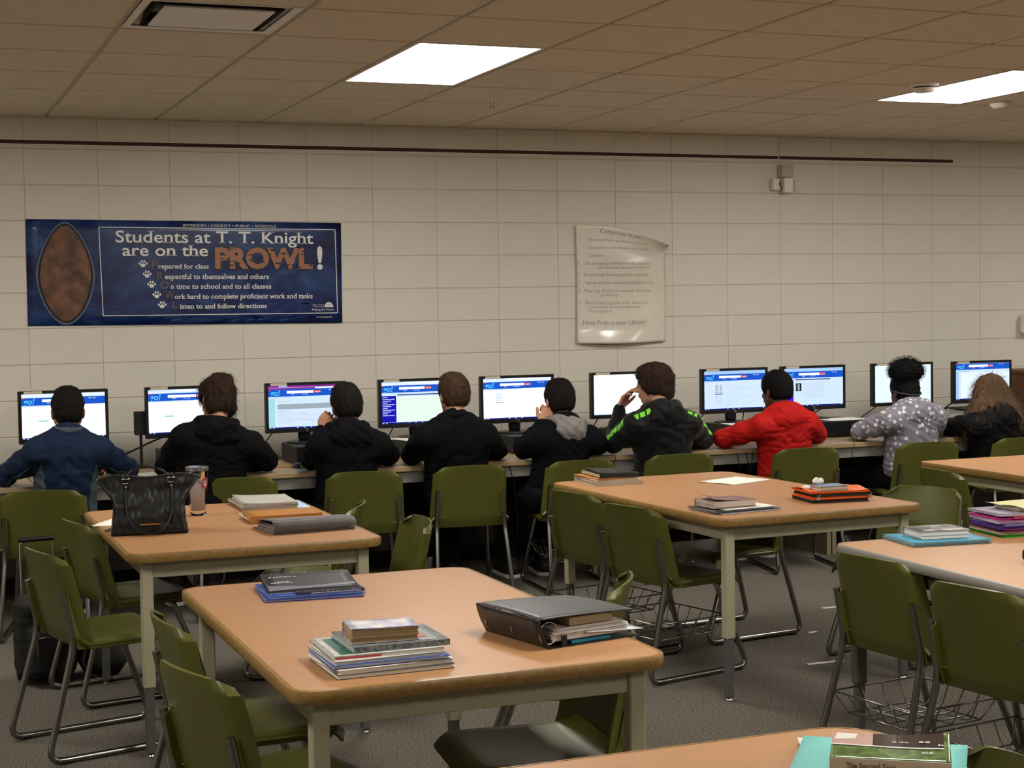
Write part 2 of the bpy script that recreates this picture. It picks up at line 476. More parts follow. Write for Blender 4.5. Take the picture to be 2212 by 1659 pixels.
# smoke detector, sprinkler
t = thing('smoke_detector', 'round white smoke detector on the ceiling behind the right light panel', 'smoke detector', (5.02, 7.0, CH-.004))
MB().lathe([(0, -.0), (.075, 0), (.075, -.012), (.062, -.02), (0.0, -.02)], n=28).build('base', M_white, t)
MB().lathe([(.055, -.02), (.055, -.026), (.0, -.026)], n=28).build('slots', M_mattblack, t)
MB().lathe([(.058, -.026), (.05, -.045), (.0, -.048)], n=28).build('cap', M_white, t)
t = thing('sprinkler', 'small fire sprinkler head in the ceiling right of the left light panel', 'sprinkler', (3.06, 8.1, CH-.004))
MB().lathe([(0, 0), (.032, 0), (.03, -.006), (.008, -.008), (.007, -.03), (0, -.03)], n=18).build('escutcheon', M_white, t)
MB().box((-.011, -.002, -.05), (-.008, .002, -.012)).box((.008, -.002, -.05), (.011, .002, -.012)).lathe([(0, -.05), (.016, -.05), (.016, -.053), (0, -.053)], n=14).build('deflector', M_chrome, t)
t = thing('smoke_detector', 'small ceiling device at the right edge beyond the right light panel', 'smoke detector', (5.93, 7.55, CH-.004))
MB().lathe([(0, 0), (.06, 0), (.06, -.015), (.04, -.035), (0, -.038)], n=24).build('base', M_tbar, t)

# wall rail (aluminium map rail with dark cork insert)
for k, (xa, xb, lab) in enumerate(((XL+.02, 5.612, 'long dark map rail with light edges across the top of the wall'), (5.622, 7.02, 'short dark map rail right of the wall wire'))):
    t = thing('map_rail', lab, 'rail', (xa, WY-.003, 2.553), 0, 'map rails')
    L = xb-xa
    MB().box((0, -.012, -.0165), (L, 0, -.011)).box((0, -.012, .011), (L, 0, .0145)).box((0, -.004, -.011), (L, 0, .011)).build('rail_body', M_white, t)
    MB().box((.002, -.010, -.0108), (L-.002, -.0041, .0108)).build('cork_strip', mat('cork_strip', '#4a3423', .85, noise=(200, .3)), t)
# wall raceway under the desks
MB().box((XL+.1, WY-.05, .60), (7.2, WY-.004, .66), bev=.004).build('trim_2', M_desktrim, kind='structure')
# sensor on wall with wire
t = thing('wall_sensor', 'small white sensor boxes on the wall under the rail', 'sensor', (5.645, WY-.005, 2.41))
MB().box((-.035, -.06, .01), (.052, .0, .092), bev=.003).build('upper_box', mat('grey_box', '#b9b6ad', .5), t)
MB().box((-.03, -.085, -.092), (.034, -.02, .004), bev=.004).build('lower_box', M_white, t)
MB().box((-.02, -.03, -.06), (.02, 0, .0)).build('bracket', M_white, t)
MB().box((-.095, -.05, -.075), (-.045, -.01, .0), bev=.003).build('side_box', M_white, t)
MB().box((.04, -.02, -.085), (.088, -.004, -.005), bev=.002).build('back_plate', mat('grey_box', '#b9b6ad'), t)
MB().tube([(-.045, -.05, -.02), (-.055, -.056, -.035), (-.05, -.056, -.05), (-.035, -.05, -.055), (-.03, -.04, -.08)], .0025, n=6).build('wire', M_black, t)
MB().tube([(-.028, -.004, .292), (-.028, -.004, .092)], .003, n=6).build('conduit', M_white, t)
t = thing('wall_intercom', 'rounded white wall device at the right edge of the picture', 'intercom', (7.64, WY-.005, 1.40))
MB().box((-.055, -.075, -.075), (.055, 0, .075), bev=.02).build('body', M_white, t)
MB().box((-.03, -.079, -.045), (.03, -.075, .045), bev=.002).build('face', mat('offwhite_face', '#d6d2c6', .4), t)
MB().lathe([(0, .0), (.014, 0), (.014, .004), (0, .004)], n=16, T=Matrix.Translation((0, -.079, -.02)) @ Matrix.Rotation(math.pi/2, 4, 'X')).build('button', M_white, t)

# ---------------------------------------------------------------- tables
def make_table(lab, x0, y0, x1, y1, h=.737, rz=0, top=None, edge=None, legm=None, ins=.06, rad=.07, insert=.25):
    cx, cy = (x0+x1)/2, (y0+y1)/2; a, b = (x1-x0)/2, (y1-y0)/2
    top = top or M_lam; edge = edge or M_edge; legm = legm or M_beige
    t = thing('library_table', lab, 'table', (cx, cy, 0), rz, 'library tables')
    P = rrect(-a+.012, -b+.012, a-.012, b-.012, rad-.012, 6)
    MB().prism(P, h-.03, h).build('tabletop', top, t)
    e = MB(); n = 0
    prof = [(0, 0), (-.004, .002), (.010, .001), (.012, -.006), (.012, -.024), (.008, -.032), (-.02, -.032)]
    prof = [(-.001, 0.0006), (.009, -.0005), (.012, -.006), (.012, -.024), (.008, -.032), (-.02, -.032)]
    C = rrect(-a+.012, -b+.012, a-.012, b-.012, rad-.012, 6); N = len(C)
    vs = []
    for k in range(N):
        p = Vector(C[k]); tg = Vector(C[(k+1) % N])-Vector(C[k-1]); nn = Vector((tg.y, -tg.x)).normalized()
        for o_, z_ in prof: vs.append((p.x+nn.x*o_, p.y+nn.y*o_, h+z_))
    m_ = len(prof)
    F = [(k*m_+i, ((k+1) % N)*m_+i, ((k+1) % N)*m_+i+1, k*m_+i+1) for k in range(N) for i in range(m_-1)]
    e.add(vs, [f[::-1] for f in F], None, True).build('edge_band', edge, t, sharp=40)
    ia, ib = a-ins-.02, b-ins-.02
    for s in (-1, 1):
        MB().box((-ia+.012, min(s*ib, s*(ib+.018)), h-.095), (ia-.012, max(s*ib, s*(ib+.018)), h-.032), bev=.002).build('apron', legm, t)
        MB().box((min(s*ia, s*(ia+.018)), -ib+.012, h-.095), (max(s*ia, s*(ia+.018)), ib-.012, h-.032), bev=.002).build('apron', legm, t)
    for sx in (-1, 1):
        for sy in (-1, 1):
            X, Y = sx*(a-ins-.012), sy*(b-ins-.012); q = .021
            lg = MB().box((X-q, Y-q, insert), (X+q, Y+q, h-.032), bev=.004).build('leg', legm, t)
            MB().box((X-.016, Y-.016, .014), (X+.016, Y+.016, insert+.03), bev=.003).build('leg_insert', M_leg_ins, lg)
            MB().lathe([(0, 0), (.018, 0), (.018, .006), (.008, .01), (.008, .016), (0, .016)], n=14, c=(X, Y, 0)).build('glide', M_chrome, lg)
    return t
make_table('wooden library table with the black handbag and tumbler on it', .763, 5.69, 1.70, 7.07)
make_table('wooden library table in the centre foreground with the big black binder on it', .812, 3.445, 1.745, 4.95)
make_table('wooden library table with the orange folders and loose white sheet on it', 2.985, 5.56, 3.975, 7.15, rz=math.radians(2.5))
make_table('grey-edged library table with the teal folder and white book on it', 3.06, 3.25, 4.05, 4.83, edge=M_greyedge, legm=M_browngrey, top=mat('table_laminate_pale', '#bb8b5d', .42, noise=(26, .05)))
make_table('empty library table near the wall at the right edge of the picture', 5.03, 5.55, 6.0, 7.10)
make_table('library table at the bottom edge under the turquoise folders', .88, 1.20, 1.80, 2.735, rad=.12)

# ---------------------------------------------------------------- chairs
def chair_parts(basket=False):
    t = bpy.data.objects.new('school_chair', None); COL.objects.link(t)
    W = .216
    def seat(u, v):                       # u across, v rear to front
        x = (u-.5)*2*W; e = abs(u-.5)*2
        y = -.19+.41*v
        z = .425-.012*(1-e*e)*math.sin(math.pi*min(1, v*1.1))-.03*max(0, (v-.86)/.14)**2-.02*max(0, (e-.93)/.07)**2+.03*max(0, (.12-v)/.12)**2
        c = .02*max(0, (v-.85)/.15)*e**6
        return (x*(1-c*2), y-c, z)
    sb = MB().shell(seat, 20, 18, .009)
    sb.box((-W+.002, -.15, .392), (-W+.014, .17, .424), bev=.003).box((W-.014, -.15, .392), (W-.002, .17, .424), bev=.003).box((-W+.03, .19, .385), (W-.03, .2, .415), bev=.003)
    sb.build('seat', M_green, t, sharp=50)
    def back(u, v):
        e = (u-.5)*2; k = abs(e)
        z = .395+.34*v; y = -.185-.085*v**1.1
        w_ = W-.018*v
        # rounded top corners
        if v > .86: w_ -= .03*((v-.86)/.14)**3
        y += .028*k*k*(.6+.4*v)+.030*max(0, (k-.87)/.13)**1.3
        zt = -.006*k*k*v-(.022*max(0, (k-.8)/.2)**2 if v > .9 else 0)*v
        y += .012*max(0, (.12-v)/.12)
        return (e*w_, y, z+zt)
    bb = MB().shell(back, 22, 20, .009)
    # thick side flanges carrying the tube pockets
    bb.build('backrest', M_green, t, sharp=50)
    for s in (-1, 1):
        fl = MB(); P = []
        for (v, o1, o2) in ((.0, -.006, -.03), (.25, -.006, -.034), (.56, -.006, -.03), (.60, -.004, -.008)):
            x, y, z = back(.5+s*.437, v); P.append((x, y, z, o1, o2))
        vs = []
        for x, y, z, o1, o2 in P:
            for dx in (-.011, .011): vs += [(x+dx, y+o1+.006, z), (x+dx, y+o2+.006, z)]
        F = []
        for i in range(3):
            o = i*4; F += [(o, o+4, o+5, o+1), (o+2, o+3, o+7, o+6), (o+1, o+5, o+7, o+3), (o, o+2, o+6, o+4)]
        F += [(0, 1, 3, 2), (12, 14, 15, 13)]
        fl.add(vs, F).build('tube_pocket', M_green, t)
    X = W-.028
    for s in (-1, 1):
        path = fillet([(s*(X-.004), -.233, .60), (s*X, -.196, .42), (s*(X+.022), -.31, .013), (s*(X+.022), .245, .013), (s*(X-.02), .10, .388), (s*(X-.06), .09, .392)], .055, 6)
        MB().tube(path, .0122, n=10).build('sled_leg', M_darktube if False else M_chromed, t)
        [MB().box((s*(X+.022)-.012, y_, .0), (s*(X+.022)+.012, y_+.03, .01)).build('glide', M_black, t) for y_ in (-.26, .17)]
    for y_, z_, x_, r_ in ((.09, .392, X-.03, .0095), (-.12, .395, X, .0095)): MB().tube([(-x_, y_, z_), (x_, y_, z_)], r_, n=8).build('cross_tube', M_chromed, t)
    if basket:
        r = .0032; bk = MB(); z = .17
        for zz, w_, y0, y1 in ((.245, .19, -.25, .14), (z, .155, -.21, .10)):
            bk.tube([(-w_, y0, zz), (w_, y0, zz), (w_, y1, zz), (-w_, y1, zz)], r, n=6, closed=True)
        for k in range(6):
            x = -.155+.062*k; bk.tube(fillet([(x*1.2, -.25, .245), (x, -.21, z), (x, .10, z), (x*1.2, .14, .245)], .02, 2), r*.8, n=5)
        for y in (-.12, -.03, .05): bk.tube(fillet([(-.19, y, .245), (-.155, y, z), (.155, y, z), (.19, y, .245)], .02, 2), r*.8, n=5)
        bk.build('book_basket', M_chromed, t)
    return t
M_chromed = mat('dulled_chrome', '#8f8c87', .25, 1.0)
proto = {False: None, True: None}
def chair(bx, by, deg, label, group='green plastic chairs', basket=False):
    """bx,by: where the middle of the backrest's top stands; deg: facing direction"""
    if proto[basket] is None: o = proto[basket] = chair_parts(basket)
    else: o = copy_tree(proto[basket])
    a = math.radians(deg)
    o.location = (bx+.255*math.cos(a), by+.255*math.sin(a), 0); o.rotation_euler = (0, 0, a-math.pi/2)
    return tag(o, label, 'chair', group)
SG = 'chairs of the students at the desks'
for x, y, d, who in ((.68, 8.05, 78, 'person in the navy jacket'), (1.66, 8.16, 84, 'messy-haired person'), (2.32, 8.12, 80, 'short-haired person leaning on a fist'),
                     (2.92, 8.13, 84, 'person in the black fleece'), (3.56, 8.10, 86, 'person with the grey hood'), (4.19, 8.14, 80, 'person with neon green stripes'),
                     (5.0, 8.10, 78, 'person in the red hoodie'), (5.82, 8.06, 79, 'person in the spotted grey hoodie'), (6.50, 8.03, 80, 'long-haired person')):
    chair(x, y, d, 'olive green plastic chair with chrome sled legs behind the '+who, SG, basket=(who == 'person with the grey hood'))
g = 'olive chairs round the tables'
chair(.69, 6.78, 12, 'olive chair at the far end of the left side of the handbag table', g)
chair(.485, 6.0, 14, 'olive chair at the near end of the left side of the handbag table', g)
chair(1.92, 6.8, 157, 'olive chair seen edge-on at the far right side of the handbag table', g)
chair(2.01, 6.19, 176, 'olive chair at the near right side of the handbag table', g)
chair(.69, 4.51, 3, 'olive chair further left of the centre table, mostly hidden by it', g)
chair(.64, 3.83, 15, 'olive chair in the lower left foreground beside the centre table', g)
chair(2.13, 4.52, 150, 'olive chair edge-on behind the big black binder', g)
chair(1.80, 3.88, 174, 'olive chair pushed under the centre table below the big black binder', g)
chair(2.895, 6.75, 12, 'olive chair with a wire basket, farther one left of the orange folder table', g, True)
chair(2.905, 6.17, 14, 'olive chair with a wire basket, nearer one left of the orange folder table', g, True)
chair(3.96, 6.83, 188, 'olive chair whose backrest top shows behind the loose white sheet', g)
chair(4.40, 6.12, 203, 'bright olive chair between the orange folders and the teal folder', g)
chair(4.90, 6.75, -4, 'olive chair at the left end of the far right table', g)
chair(5.12, 6.02, -4, 'olive chair cut by the right picture edge beside the far right table', g)
chair(3.02, 4.53, 8, 'olive chair with a wire basket at the corner of the grey-edged table', g, True)
chair(2.97, 3.92, 10, 'olive chair with a wire basket cut by the right picture edge', g, True)
chair(1.93, 2.36, 178, 'olive chair of which a corner shows at the bottom right', g)

# ---------------------------------------------------------------- computer desks
DZ = .722; DY = 8.36
for k, x0 in enumerate((-.92, .68, 2.28, 3.88, 5.48)):
    lab = ['leftmost computer desk, cut by the left picture edge', 'computer desk with the navy jacket and the messy-haired person', 'computer desk with the black fleece person',
           'computer desk of the persons in neon stripes and red', 'rightmost computer desk, where the spotted hoodie sits'][k]
    t = thing('computer_desk', lab, 'desk', (x0+.8, DY+.38, 0), 0, 'computer desks along the wall')
    MB().box((-.797, -.38, DZ-.028), (.797, .42, DZ), bev=.003).build('desktop', M_desk, t)
    MB().box((-.797, -.355, DZ-.09), (.797, -.34, DZ-.0285)).build('fascia', M_desktrim, t)
    for s in (-1, 1): MB().box((s*.78-.015, -.12, .0), (s*.78+.015, .40, DZ-.028), bev=.002).build('side_panel', M_deskpanel, t)
    MB().box((-.764, .20, .18), (.764, .215, DZ-.03)).build('modesty_panel', mat('dark_panel', '#3b3833', .7), t)
# ---------------------------------------------------------------- monitors with web pages
def em(name, col, es=1.0):
    return mat('screen_'+name, '#050505', .3, emit=col, es=es, spec=.3)
E_white = em('white', '#ffffff', 1.25); E_pale = em('pale', '#cfe4ff', 1.1); E_mint = em('mint', '#e3f6ea', 1.1)
E_blue = em('blue', '#1258cf', 1.0); E_deep = em('deep_blue', '#1a10b8', 1.0); E_violet = em('violet', '#4a10f0', 1.0)
E_purple = em('purple', '#8a2a96', 1.0); E_teal = em('teal', '#7fd8d2', 1.0); E_red = em('red', '#e02840', 1.0)
E_sky = em('sky', '#a9d2ff', 1.0); E_grey = em('grey', '#a9b8c4', .9); E_navy = em('navy', '#0a1f78', .9); E_dark = em('dark', '#1c2126', .9); E_line = em('line', '#b3bcc6', 1.0); E_cyan = em('cyan', '#58c8ff', 1.1)
def page(kind):
    B = E_white if kind in (1, 2, 5, 6) else E_pale
    R = [(0, 0, 1, 1, B)]
    if kind in (6, 9):
        R = [(0, 0, 1, 1, E_white if kind == 6 else em('ice', '#e4f4ff', 1.1)), (0, .97, 1, 1, E_pale)]
        if kind == 6: R += [(.6, .0, 1, .05, E_pale)]
        if kind == 9: R += [(.3, .5, .36, .72, E_grey), (.3, .53, .36, .56, E_pale), (.3, .60, .36, .63, E_pale)]
        return R, []
    T = []
    if kind == 10:
        y = -.08
    else:
        R.append((0, 0, 1, .085, E_sky if kind in (7, 8) else em('tab', '#dce9ff', 1.15))); y = 0
        if kind == 3: R += [(0, 0, .97, .045, E_purple), (.14, 0, .25, .03, E_sky), (0, .05, .62, .085, E_purple)]
        if kind in (2, 4, 5): R += [(.0, .0, .33, .04, E_pale), (.35, .012, .8, .03, E_white)]
    R += [(0, .085+y, 1, .255+y, E_blue), (0, .085+y, .035, .11+y, E_red), (.13, .085+y, .155, .255+y, E_navy if False else E_blue),
          (.245, .125+y, .60, .185+y, E_white), (.60, .125+y, .69, .185+y, E_red), (0, .255+y, .56, .28+y, E_pale), (.02, .262+y, .3, .275+y, E_sky)]
    T += [('go!', .02, .225+y, .16, E_cyan)]
    T += [('Search', .615, .172+y, .045, E_white)]
    T += [('Search', .30, .2155+y, .028, E_white), ('Limit search', .44, .2155+y, .028, E_white), ('Help   Log in', .80, .13+y, .028, E_white)]
    if kind in (1, 2): R += [(.20, .59, .315, .615, E_teal)]; [R.append((.22, .66+.05*k, .31, .665+.05*k, E_line)) for k in range(4)]
    if kind == 3:
        R += [(0, .30, .085, .97, em('aqua', '#a8e0ea', 1.0)), (.085, .30, .11, .97, E_pale), (.12, .43, .97, .55, E_grey)]
        R += [(.12, .36+.0, .30, .372, E_line)]+[(.12, .60+.042*k, .3+.2*((k*7) % 3), .608+.042*k, E_line) for k in range(7)]
    if kind == 4:
        R += [(.22, .30, 1, .325, E_navy), (0, .33, .20, .96, E_deep), (.205, .35, 1, .96, E_mint)]
        R += [(.012, .36+.043*k, .08+.05*((k*5) % 3), .373+.043*k, E_pale) for k in range(11)]+[(.24, .42+.06*k, .8, .4245+.06*k, em('mintline', '#cfe3d6', 1)) for k in range(7)]
    if kind == 5:
        R += [(.18, .36+.04*k, .28, .39+.04*k, E_pale) for k in range(5)]+[(.18, .58, .30, .60, E_grey)]+[(.18, .66+.04*k, .28, .664+.04*k, E_line) for k in range(6)]+[(.4, .36+.055*k, .75, .364+.055*k, em('faint', '#e2ebf5', 1.1)) for k in range(9)]
    if kind in (7,):
        R += [(.18, .36+.055*k, .23, .40+.055*k, E_line) for k in range(4)]+[(.25, .36+.055*k, .29, .40+.055*k, E_line) for k in range(4)]+[(.17, .58, .30, .605, E_blue)]+[(.17, .66+.05*k, .29, .668+.05*k, E_line) for k in range(5)]+[(.36, .37+.05*k, .55+.1*((k*3) % 4), .376+.05*k, E_line) for k in range(11)]
    if kind == 8:
        R += [(0, .30, .155, .96, E_violet), (.19, .285, .78, .31, E_navy), (.195, .39, .29, .60, E_dark), (.225, .41, .26, .58, E_grey)]
        R += [(.01, .36+.05*k, .05+.03*((k*5) % 3), .372+.05*k, E_pale) for k in range(9)]+[(.31, .39+.047*k, .68+.04*((k*3) % 3), .397+.047*k, E_line) for k in range(9)]
    if kind == 10:
        R += [(0, .23, .06, .95, E_sky), (0, .215, .24, .228, E_grey), (.1, .26, 1, .95, em('ice', '#e4f4ff', 1.1))]
    R += [(0, .965, 1, 1, E_navy)]+[(.01+.045*k, .975, .03+.045*k, .99, E_pale) for k in (0, 1, 8, 10, 12, 21)]
    return R, T
MX = {1: (.651, 1.125, 'leftmost monitor, behind the person in the navy jacket'), 2: (1.324, 1.797, 'second monitor from the left, with a black box at its side'),
      3: (1.997, 2.468, 'monitor with the purple tab strip right of the messy-haired person'), 4: (2.665, 3.138, 'monitor with the dark blue side menu behind the black fleece'),
      5: (3.305, 3.76, 'monitor left of the person holding a hand to the ear'), 6: (4.018, 4.491, 'monitor with a blank white page left of the neon-striped person'),
      7: (4.783, 5.249, 'monitor left of the person in the red hoodie'), 8: (5.369, 5.823, 'monitor with violet side menu right of the red hoodie'),
      9: (6.043, 6.52, 'monitor with a pale page behind the hair puff'), 10: (6.676, 7.166, 'rightmost monitor, behind the long-haired person')}
for k, (xa, xb, lab) in MX.items():
    W = .474; cx = (xa+xb)/2; zb, zt = .887, 1.172; H = zt-zb
    if k == 10: zb -= .004
    rz = {1: .03, 2: .0}.get(k, 0)
    t = thing('monitor', 'black '+lab, 'monitor', (cx, 9.0, .826), rz, 'computer monitors')
    o = zb-.826; w2 = W/2; bz_ = .017
    mb = MB().box((-w2, .004, o), (w2, .04, o+H), bev=.004)
    mb.box((-w2+.04, .04, o+.05), (w2-.04, .06, o+H-.04), bev=.01)
    mb.build('housing', M_black, t)
    fb = MB()
    for lo, hi in (((-w2, -.002, o), (w2, .0045, o+.024)), ((-w2, -.002, o+H-.016), (w2, .0045, o+H)), ((-w2, -.002, o+.024), (-w2+bz_, .0045, o+H-.016)), ((w2-bz_, -.002, o+.024), (w2, .0045, o+H-.016))): fb.box(lo, hi, bev=.001)
    fb.build('bezel', M_black, t)
    R, TX = page(k)
    sw, sh = W-2*bz_, H-.04; X0 = -w2+bz_; Z1 = o+H-.016
    sc = MB()
    for i, (u0, v0, u1, v1, m) in enumerate(R):
        yy = .003-.00006*i
        sc.add([(X0+u0*sw, yy, Z1-v1*sh), (X0+u1*sw, yy, Z1-v1*sh), (X0+u1*sw, yy, Z1-v0*sh), (X0+u0*sw, yy, Z1-v0*sh)], [(0, 1, 2, 3)], m)
    for (s_, u, v, size, m) in TX:
        put_text(sc, s_, lambda x, y: (X0+u*sw+x, -.0012, Z1-v*sh+y), 0, 0, size*sh*1.15, m=m, shear=.15 if s_ == 'go!' else 0, bold=.0008 if s_ == 'go!' else 0)
    sc.build('screen', None, t)
    MB().box((-w2+.03, -.0035, o+H-.015), (-w2+.125, -.0022, o+H-.001)).build('label_sticker', mat('label_paper', '#cbbfa8', .7), t)['label'] = 'pale paper label on the bezel'
    MB().lathe([(.005, 0), (.0065, .0006), (.008, 0)], n=16, T=Matrix.Translation((0, -.0024, o+.011)) @ Matrix.Rotation(math.pi/2, 4, 'X')).build('emblem', M_chrome, t)
    MB().box((-.037, .045, .012), (.037, .08, o+.12), bev=.01).build('stand_neck', M_black, t)
    MB().lathe([(0, 0), (.115, 0), (.12, .004), (.10, .010), (.04, .014), (0, .014)], n=28, c=(0, .03, 0)).build('stand_base', M_black, t)
# desktop computers below the monitors
for k, dx in ((1, 0), (2, 0), (3, .06), (4, .05), (5, .05), (6, .04), (7, .02), (8, .12), (9, .0)):
    cx = (MX[k][0]+MX[k][1])/2+dx*.8
    t = thing('desktop_computer', 'flat black desktop computer under the '+{1:'leftmost monitor',2:'second monitor from the left',3:'monitor with the purple tabs',4:'monitor with the dark blue side menu',5:'monitor left of the ear-holding person',6:'blank white monitor',7:'monitor left of the red hoodie',8:'monitor with the violet side menu',9:'monitor behind the hair puff'}[k], 'computer', (cx, 8.95, DZ), 0, 'flat desktop computers')
    MB().box((-.17, -.19, .004), (.17, .17, .103), bev=.004).build('case', mat('case_dark', '#1d1d1e', .5), t)
    MB().box((-.165, -.196, .008), (.165, -.19, .099), bev=.002).build('front_bezel', M_black, t)
    MB().box((.03, -.198, .072), (.15, -.1955, .08)).build('drive_slot', mat('slot_grey', '#55565a', .4), t)
    [MB().box((q_, -.198, .02), (q_+.01, -.1955, .03)).build('usb_port', M_chrome, t) for q_ in (-.15, -.13)]
    mbf = MB()
    for sx in (-.15, .15):
        for sy in (-.16, .14): mbf.box((sx-.01, sy-.01, 0), (sx+.01, sy+.01, .005))
    mbf.build('rubber_feet', M_mattblack, t, kind='stuff')
# cables
def cable(lab, pts, r=.0035):
    return tag(MB().tube(fillet(pts, .06, 6), r, n=6).build('cable', M_mattblack), lab, 'cable', 'loose black cables')
cable('black cable hanging below the monitor with the purple tab strip', [(2.09, 9.04, .93), (2.07, 9.1, .90), (2.0, 9.15, .80), (2.02, 9.2, .73)])
cable('black cable hanging below the monitor with the dark blue side menu', [(2.80, 9.04, .93), (2.78, 9.1, .89), (2.74, 9.15, .78), (2.70, 9.2, .73)])
cable('black cable below the monitor left of the hand-to-ear person', [(3.4, 9.04, .93), (3.37, 9.1, .89), (3.32, 9.15, .80), (3.3, 9.2, .73)])
cable('black cable below the blank white monitor', [(4.12, 9.04, .93), (4.1, 9.1, .88), (4.05, 9.12, .78), (4.05, 9.2, .73)])
cable('black cable below the left corner of the monitor left of the red hoodie', [(4.87, 9.04, .93), (4.85, 9.1, .89), (4.80, 9.15, .80), (4.8, 9.2, .73)])
cable('black cable below the right part of the monitor left of the red hoodie', [(5.12, 9.04, .93), (5.13, 9.1, .88), (5.15, 9.15, .80), (5.16, 9.2, .73)])
cable('black cable below the violet-menu monitor', [(5.72, 9.04, .93), (5.75, 9.1, .90), (5.62, 9.15, .82), (5.6, 9.2, .73)])
cable('black cable below the pale-page monitor', [(6.16, 9.04, .93), (6.12, 9.1, .87), (6.0, 9.15, .78), (5.98, 9.2, .73)])
cable('black cable with a plug below the rightmost monitor', [(6.78, 9.04, .93), (6.76, 9.08, .90), (6.70, 9.1, .86), (6.66, 9.15, .80), (6.62, 9.2, .73)], .005)
cable('long cable sagging between the two leftmost monitors', [(1.12, 9.2, .73), (1.2, 9.3, .76), (1.42, 9.35, .85), (1.55, 9.3, .9)], .005)
cable('thin cable hanging down to the desk between the two leftmost monitors', [(1.27, 9.33, .80), (1.25, 9.3, .76), (1.22, 9.25, .74), (1.15, 9.2, .727)], .003)
cable('cable lying curled on the desk right of the navy jacket', [(1.05, 9.0, .727), (1.15, 9.1, .727), (1.3, 9.05, .727), (1.35, 9.15, .727), (1.2, 9.2, .727)], .004)
for i, (x, dx) in enumerate(((4.66, .03), (4.72, .03), (4.77, -.01), (3.22, .03), (5.9, .04))):
    cable(['thin cable hanging under the desk left of the red hoodie, first', 'thin cable hanging under the desk left of the red hoodie, middle one', 'thin cable hanging under the desk left of the red hoodie, straight one', 'thin cable hanging under the desk right of the black fleece', 'thin cable hanging under the desk left of the spotted hoodie'][i],
          [(x, DY-.01, .70), (x+dx, DY+.0, .6), (x+dx*2, DY+.03, .45), (x+dx*2.2, DY+.05, .3)], .003)
# things on the desks
t = thing('speaker', 'small black box beside the second monitor from the left', 'speaker', (1.304, 9.06, DZ))
MB().box((-.034, -.03, .185), (.034, .03, .315), bev=.004).build('cabinet', M_mattblack, t)
MB().tube([(0, .0, .19), (0, 0, .012)], .008).lathe([(0, 0), (.05, 0), (.045, .012), (0, .014)], n=20).build('stand', M_mattblack, t)
def sheet(lab, x, y, z, w_, d, rz, m=None, cat='paper', curl=.006, seed=0, name='paper_sheet', group=None):
    def fn(u, v):
        a = (u-.5)*w_; b = (v-.5)*d
        return (a, b, .0012+curl*(u*(1-u)*1.5*abs(math.sin(3*v+seed))+max(0, abs(u-.5)-.38)*2*abs(math.sin(5*v+seed))))
    o = MB().shell(fn, 10, 10, .0008).build(name, m or M_paper, None, (x, y, z)); o.rotation_euler = (0, 0, rz)
    return tag(o, lab, cat, group)
sheet('white sheet on the computer below the dark-blue-menu monitor', 2.83, 8.90, DZ+.104, .216, .28, .3)
sheet('white sheet on the computer left of the red hoodie', 5.02, 8.88, DZ+.104, .28, .216, -.15)
sheet('white sheet on the computer right of the red hoodie', 5.72, 8.88, DZ+.104, .30, .216, .05)
sheet('white sheet on the desk right of the navy jacket', 1.27, 8.62, DZ, .216, .28, .3)
sheet('small white slip on the computer right of the messy-haired person', 2.33, 8.84, DZ+.104, .10, .08, .2)
t = thing('computer_mouse', 'black computer mouse on the desk right of the messy-haired person', 'mouse', (2.08, 8.60, DZ), .3)
MB().lathe([(0, .030), (.4, .028), (.75, .020), (.95, .008), (1, 0)], n=20, T=Matrix.Diagonal((.032, .055, 1, 1))).build('body', M_black, t)
MB().tube([(0, .02, .026), (0, .036, .022)], .004, n=8).build('wheel', mat('slot_grey', '#55565a'), t)
t = thing('pencil', 'orange pencil on the desk beside the computer mouse', 'pencil', (2.01, 8.68, DZ+.004), -.6)
MB().tube([(-.07, 0, 0), (.07, 0, 0)], .0036, n=6).build('shaft', mat('pencil_orange', '#d98a2a', .4), t)
MB().tube([(.07, 0, 0), (.088, 0, 0)], [.0036, .0006], n=6).build('tip', mat('raw_wood', '#d8b98c', .7), t)
t = thing('file_holder', 'black wire file holder with papers under the rightmost monitor', 'file holder', (6.80, 8.98, DZ))
fh = MB()
for s in (-1, 1): fh.tube([(s*.12, -.1, .004), (s*.12, -.1, .13), (s*.12, .1, .13), (s*.12, .1, .004)], .005, n=6, closed=True)
fh.tube([(-.12, -.1, .13), (.12, -.1, .13)], .006, n=6).tube([(-.12, .1, .13), (.12, .1, .13)], .006, n=6).tube([(-.12, -.1, .006), (.12, -.1, .006)], .006, n=6).box((-.125, -.105, .128), (.125, .105, .134))
fh.build('frame', M_mattblack, t)
for i, c in enumerate(('#d8dcd8', '#c9cfc6', '#e4e0d6', '#b9c2bb', '#d2cdbf')): MB().box((-.1+.04*i, -.09, .008), (-.075+.04*i, .09, .118)).build('folder', mat('holder_paper%d' % i, c, .8), t)
# bookcase at the right edge
t = thing('bookcase', 'brown wooden bookcase at the right edge beyond the last monitor', 'bookcase', (7.85, 9.2, 0))
M_brown = mat('brown_wood', '#6d3f22', .45, noise=(12, .25))
[MB().box((q_, -.24, 0), (q_+.02, .24, 1.06)).build('side_panel', M_brown, t) for q_ in (-.47, .45)]
MB().box((-.485, -.26, 1.06), (.485, .25, 1.085), bev=.004).build('top', M_brown, t)
MB().box((-.45, .22, 0), (.45, .24, 1.06)).build('back_panel', M_brown, t)
for z in (.06, .40, .73): MB().box((-.45, -.23, z), (.45, .22, z+.02)).build('shelf', M_brown, t)

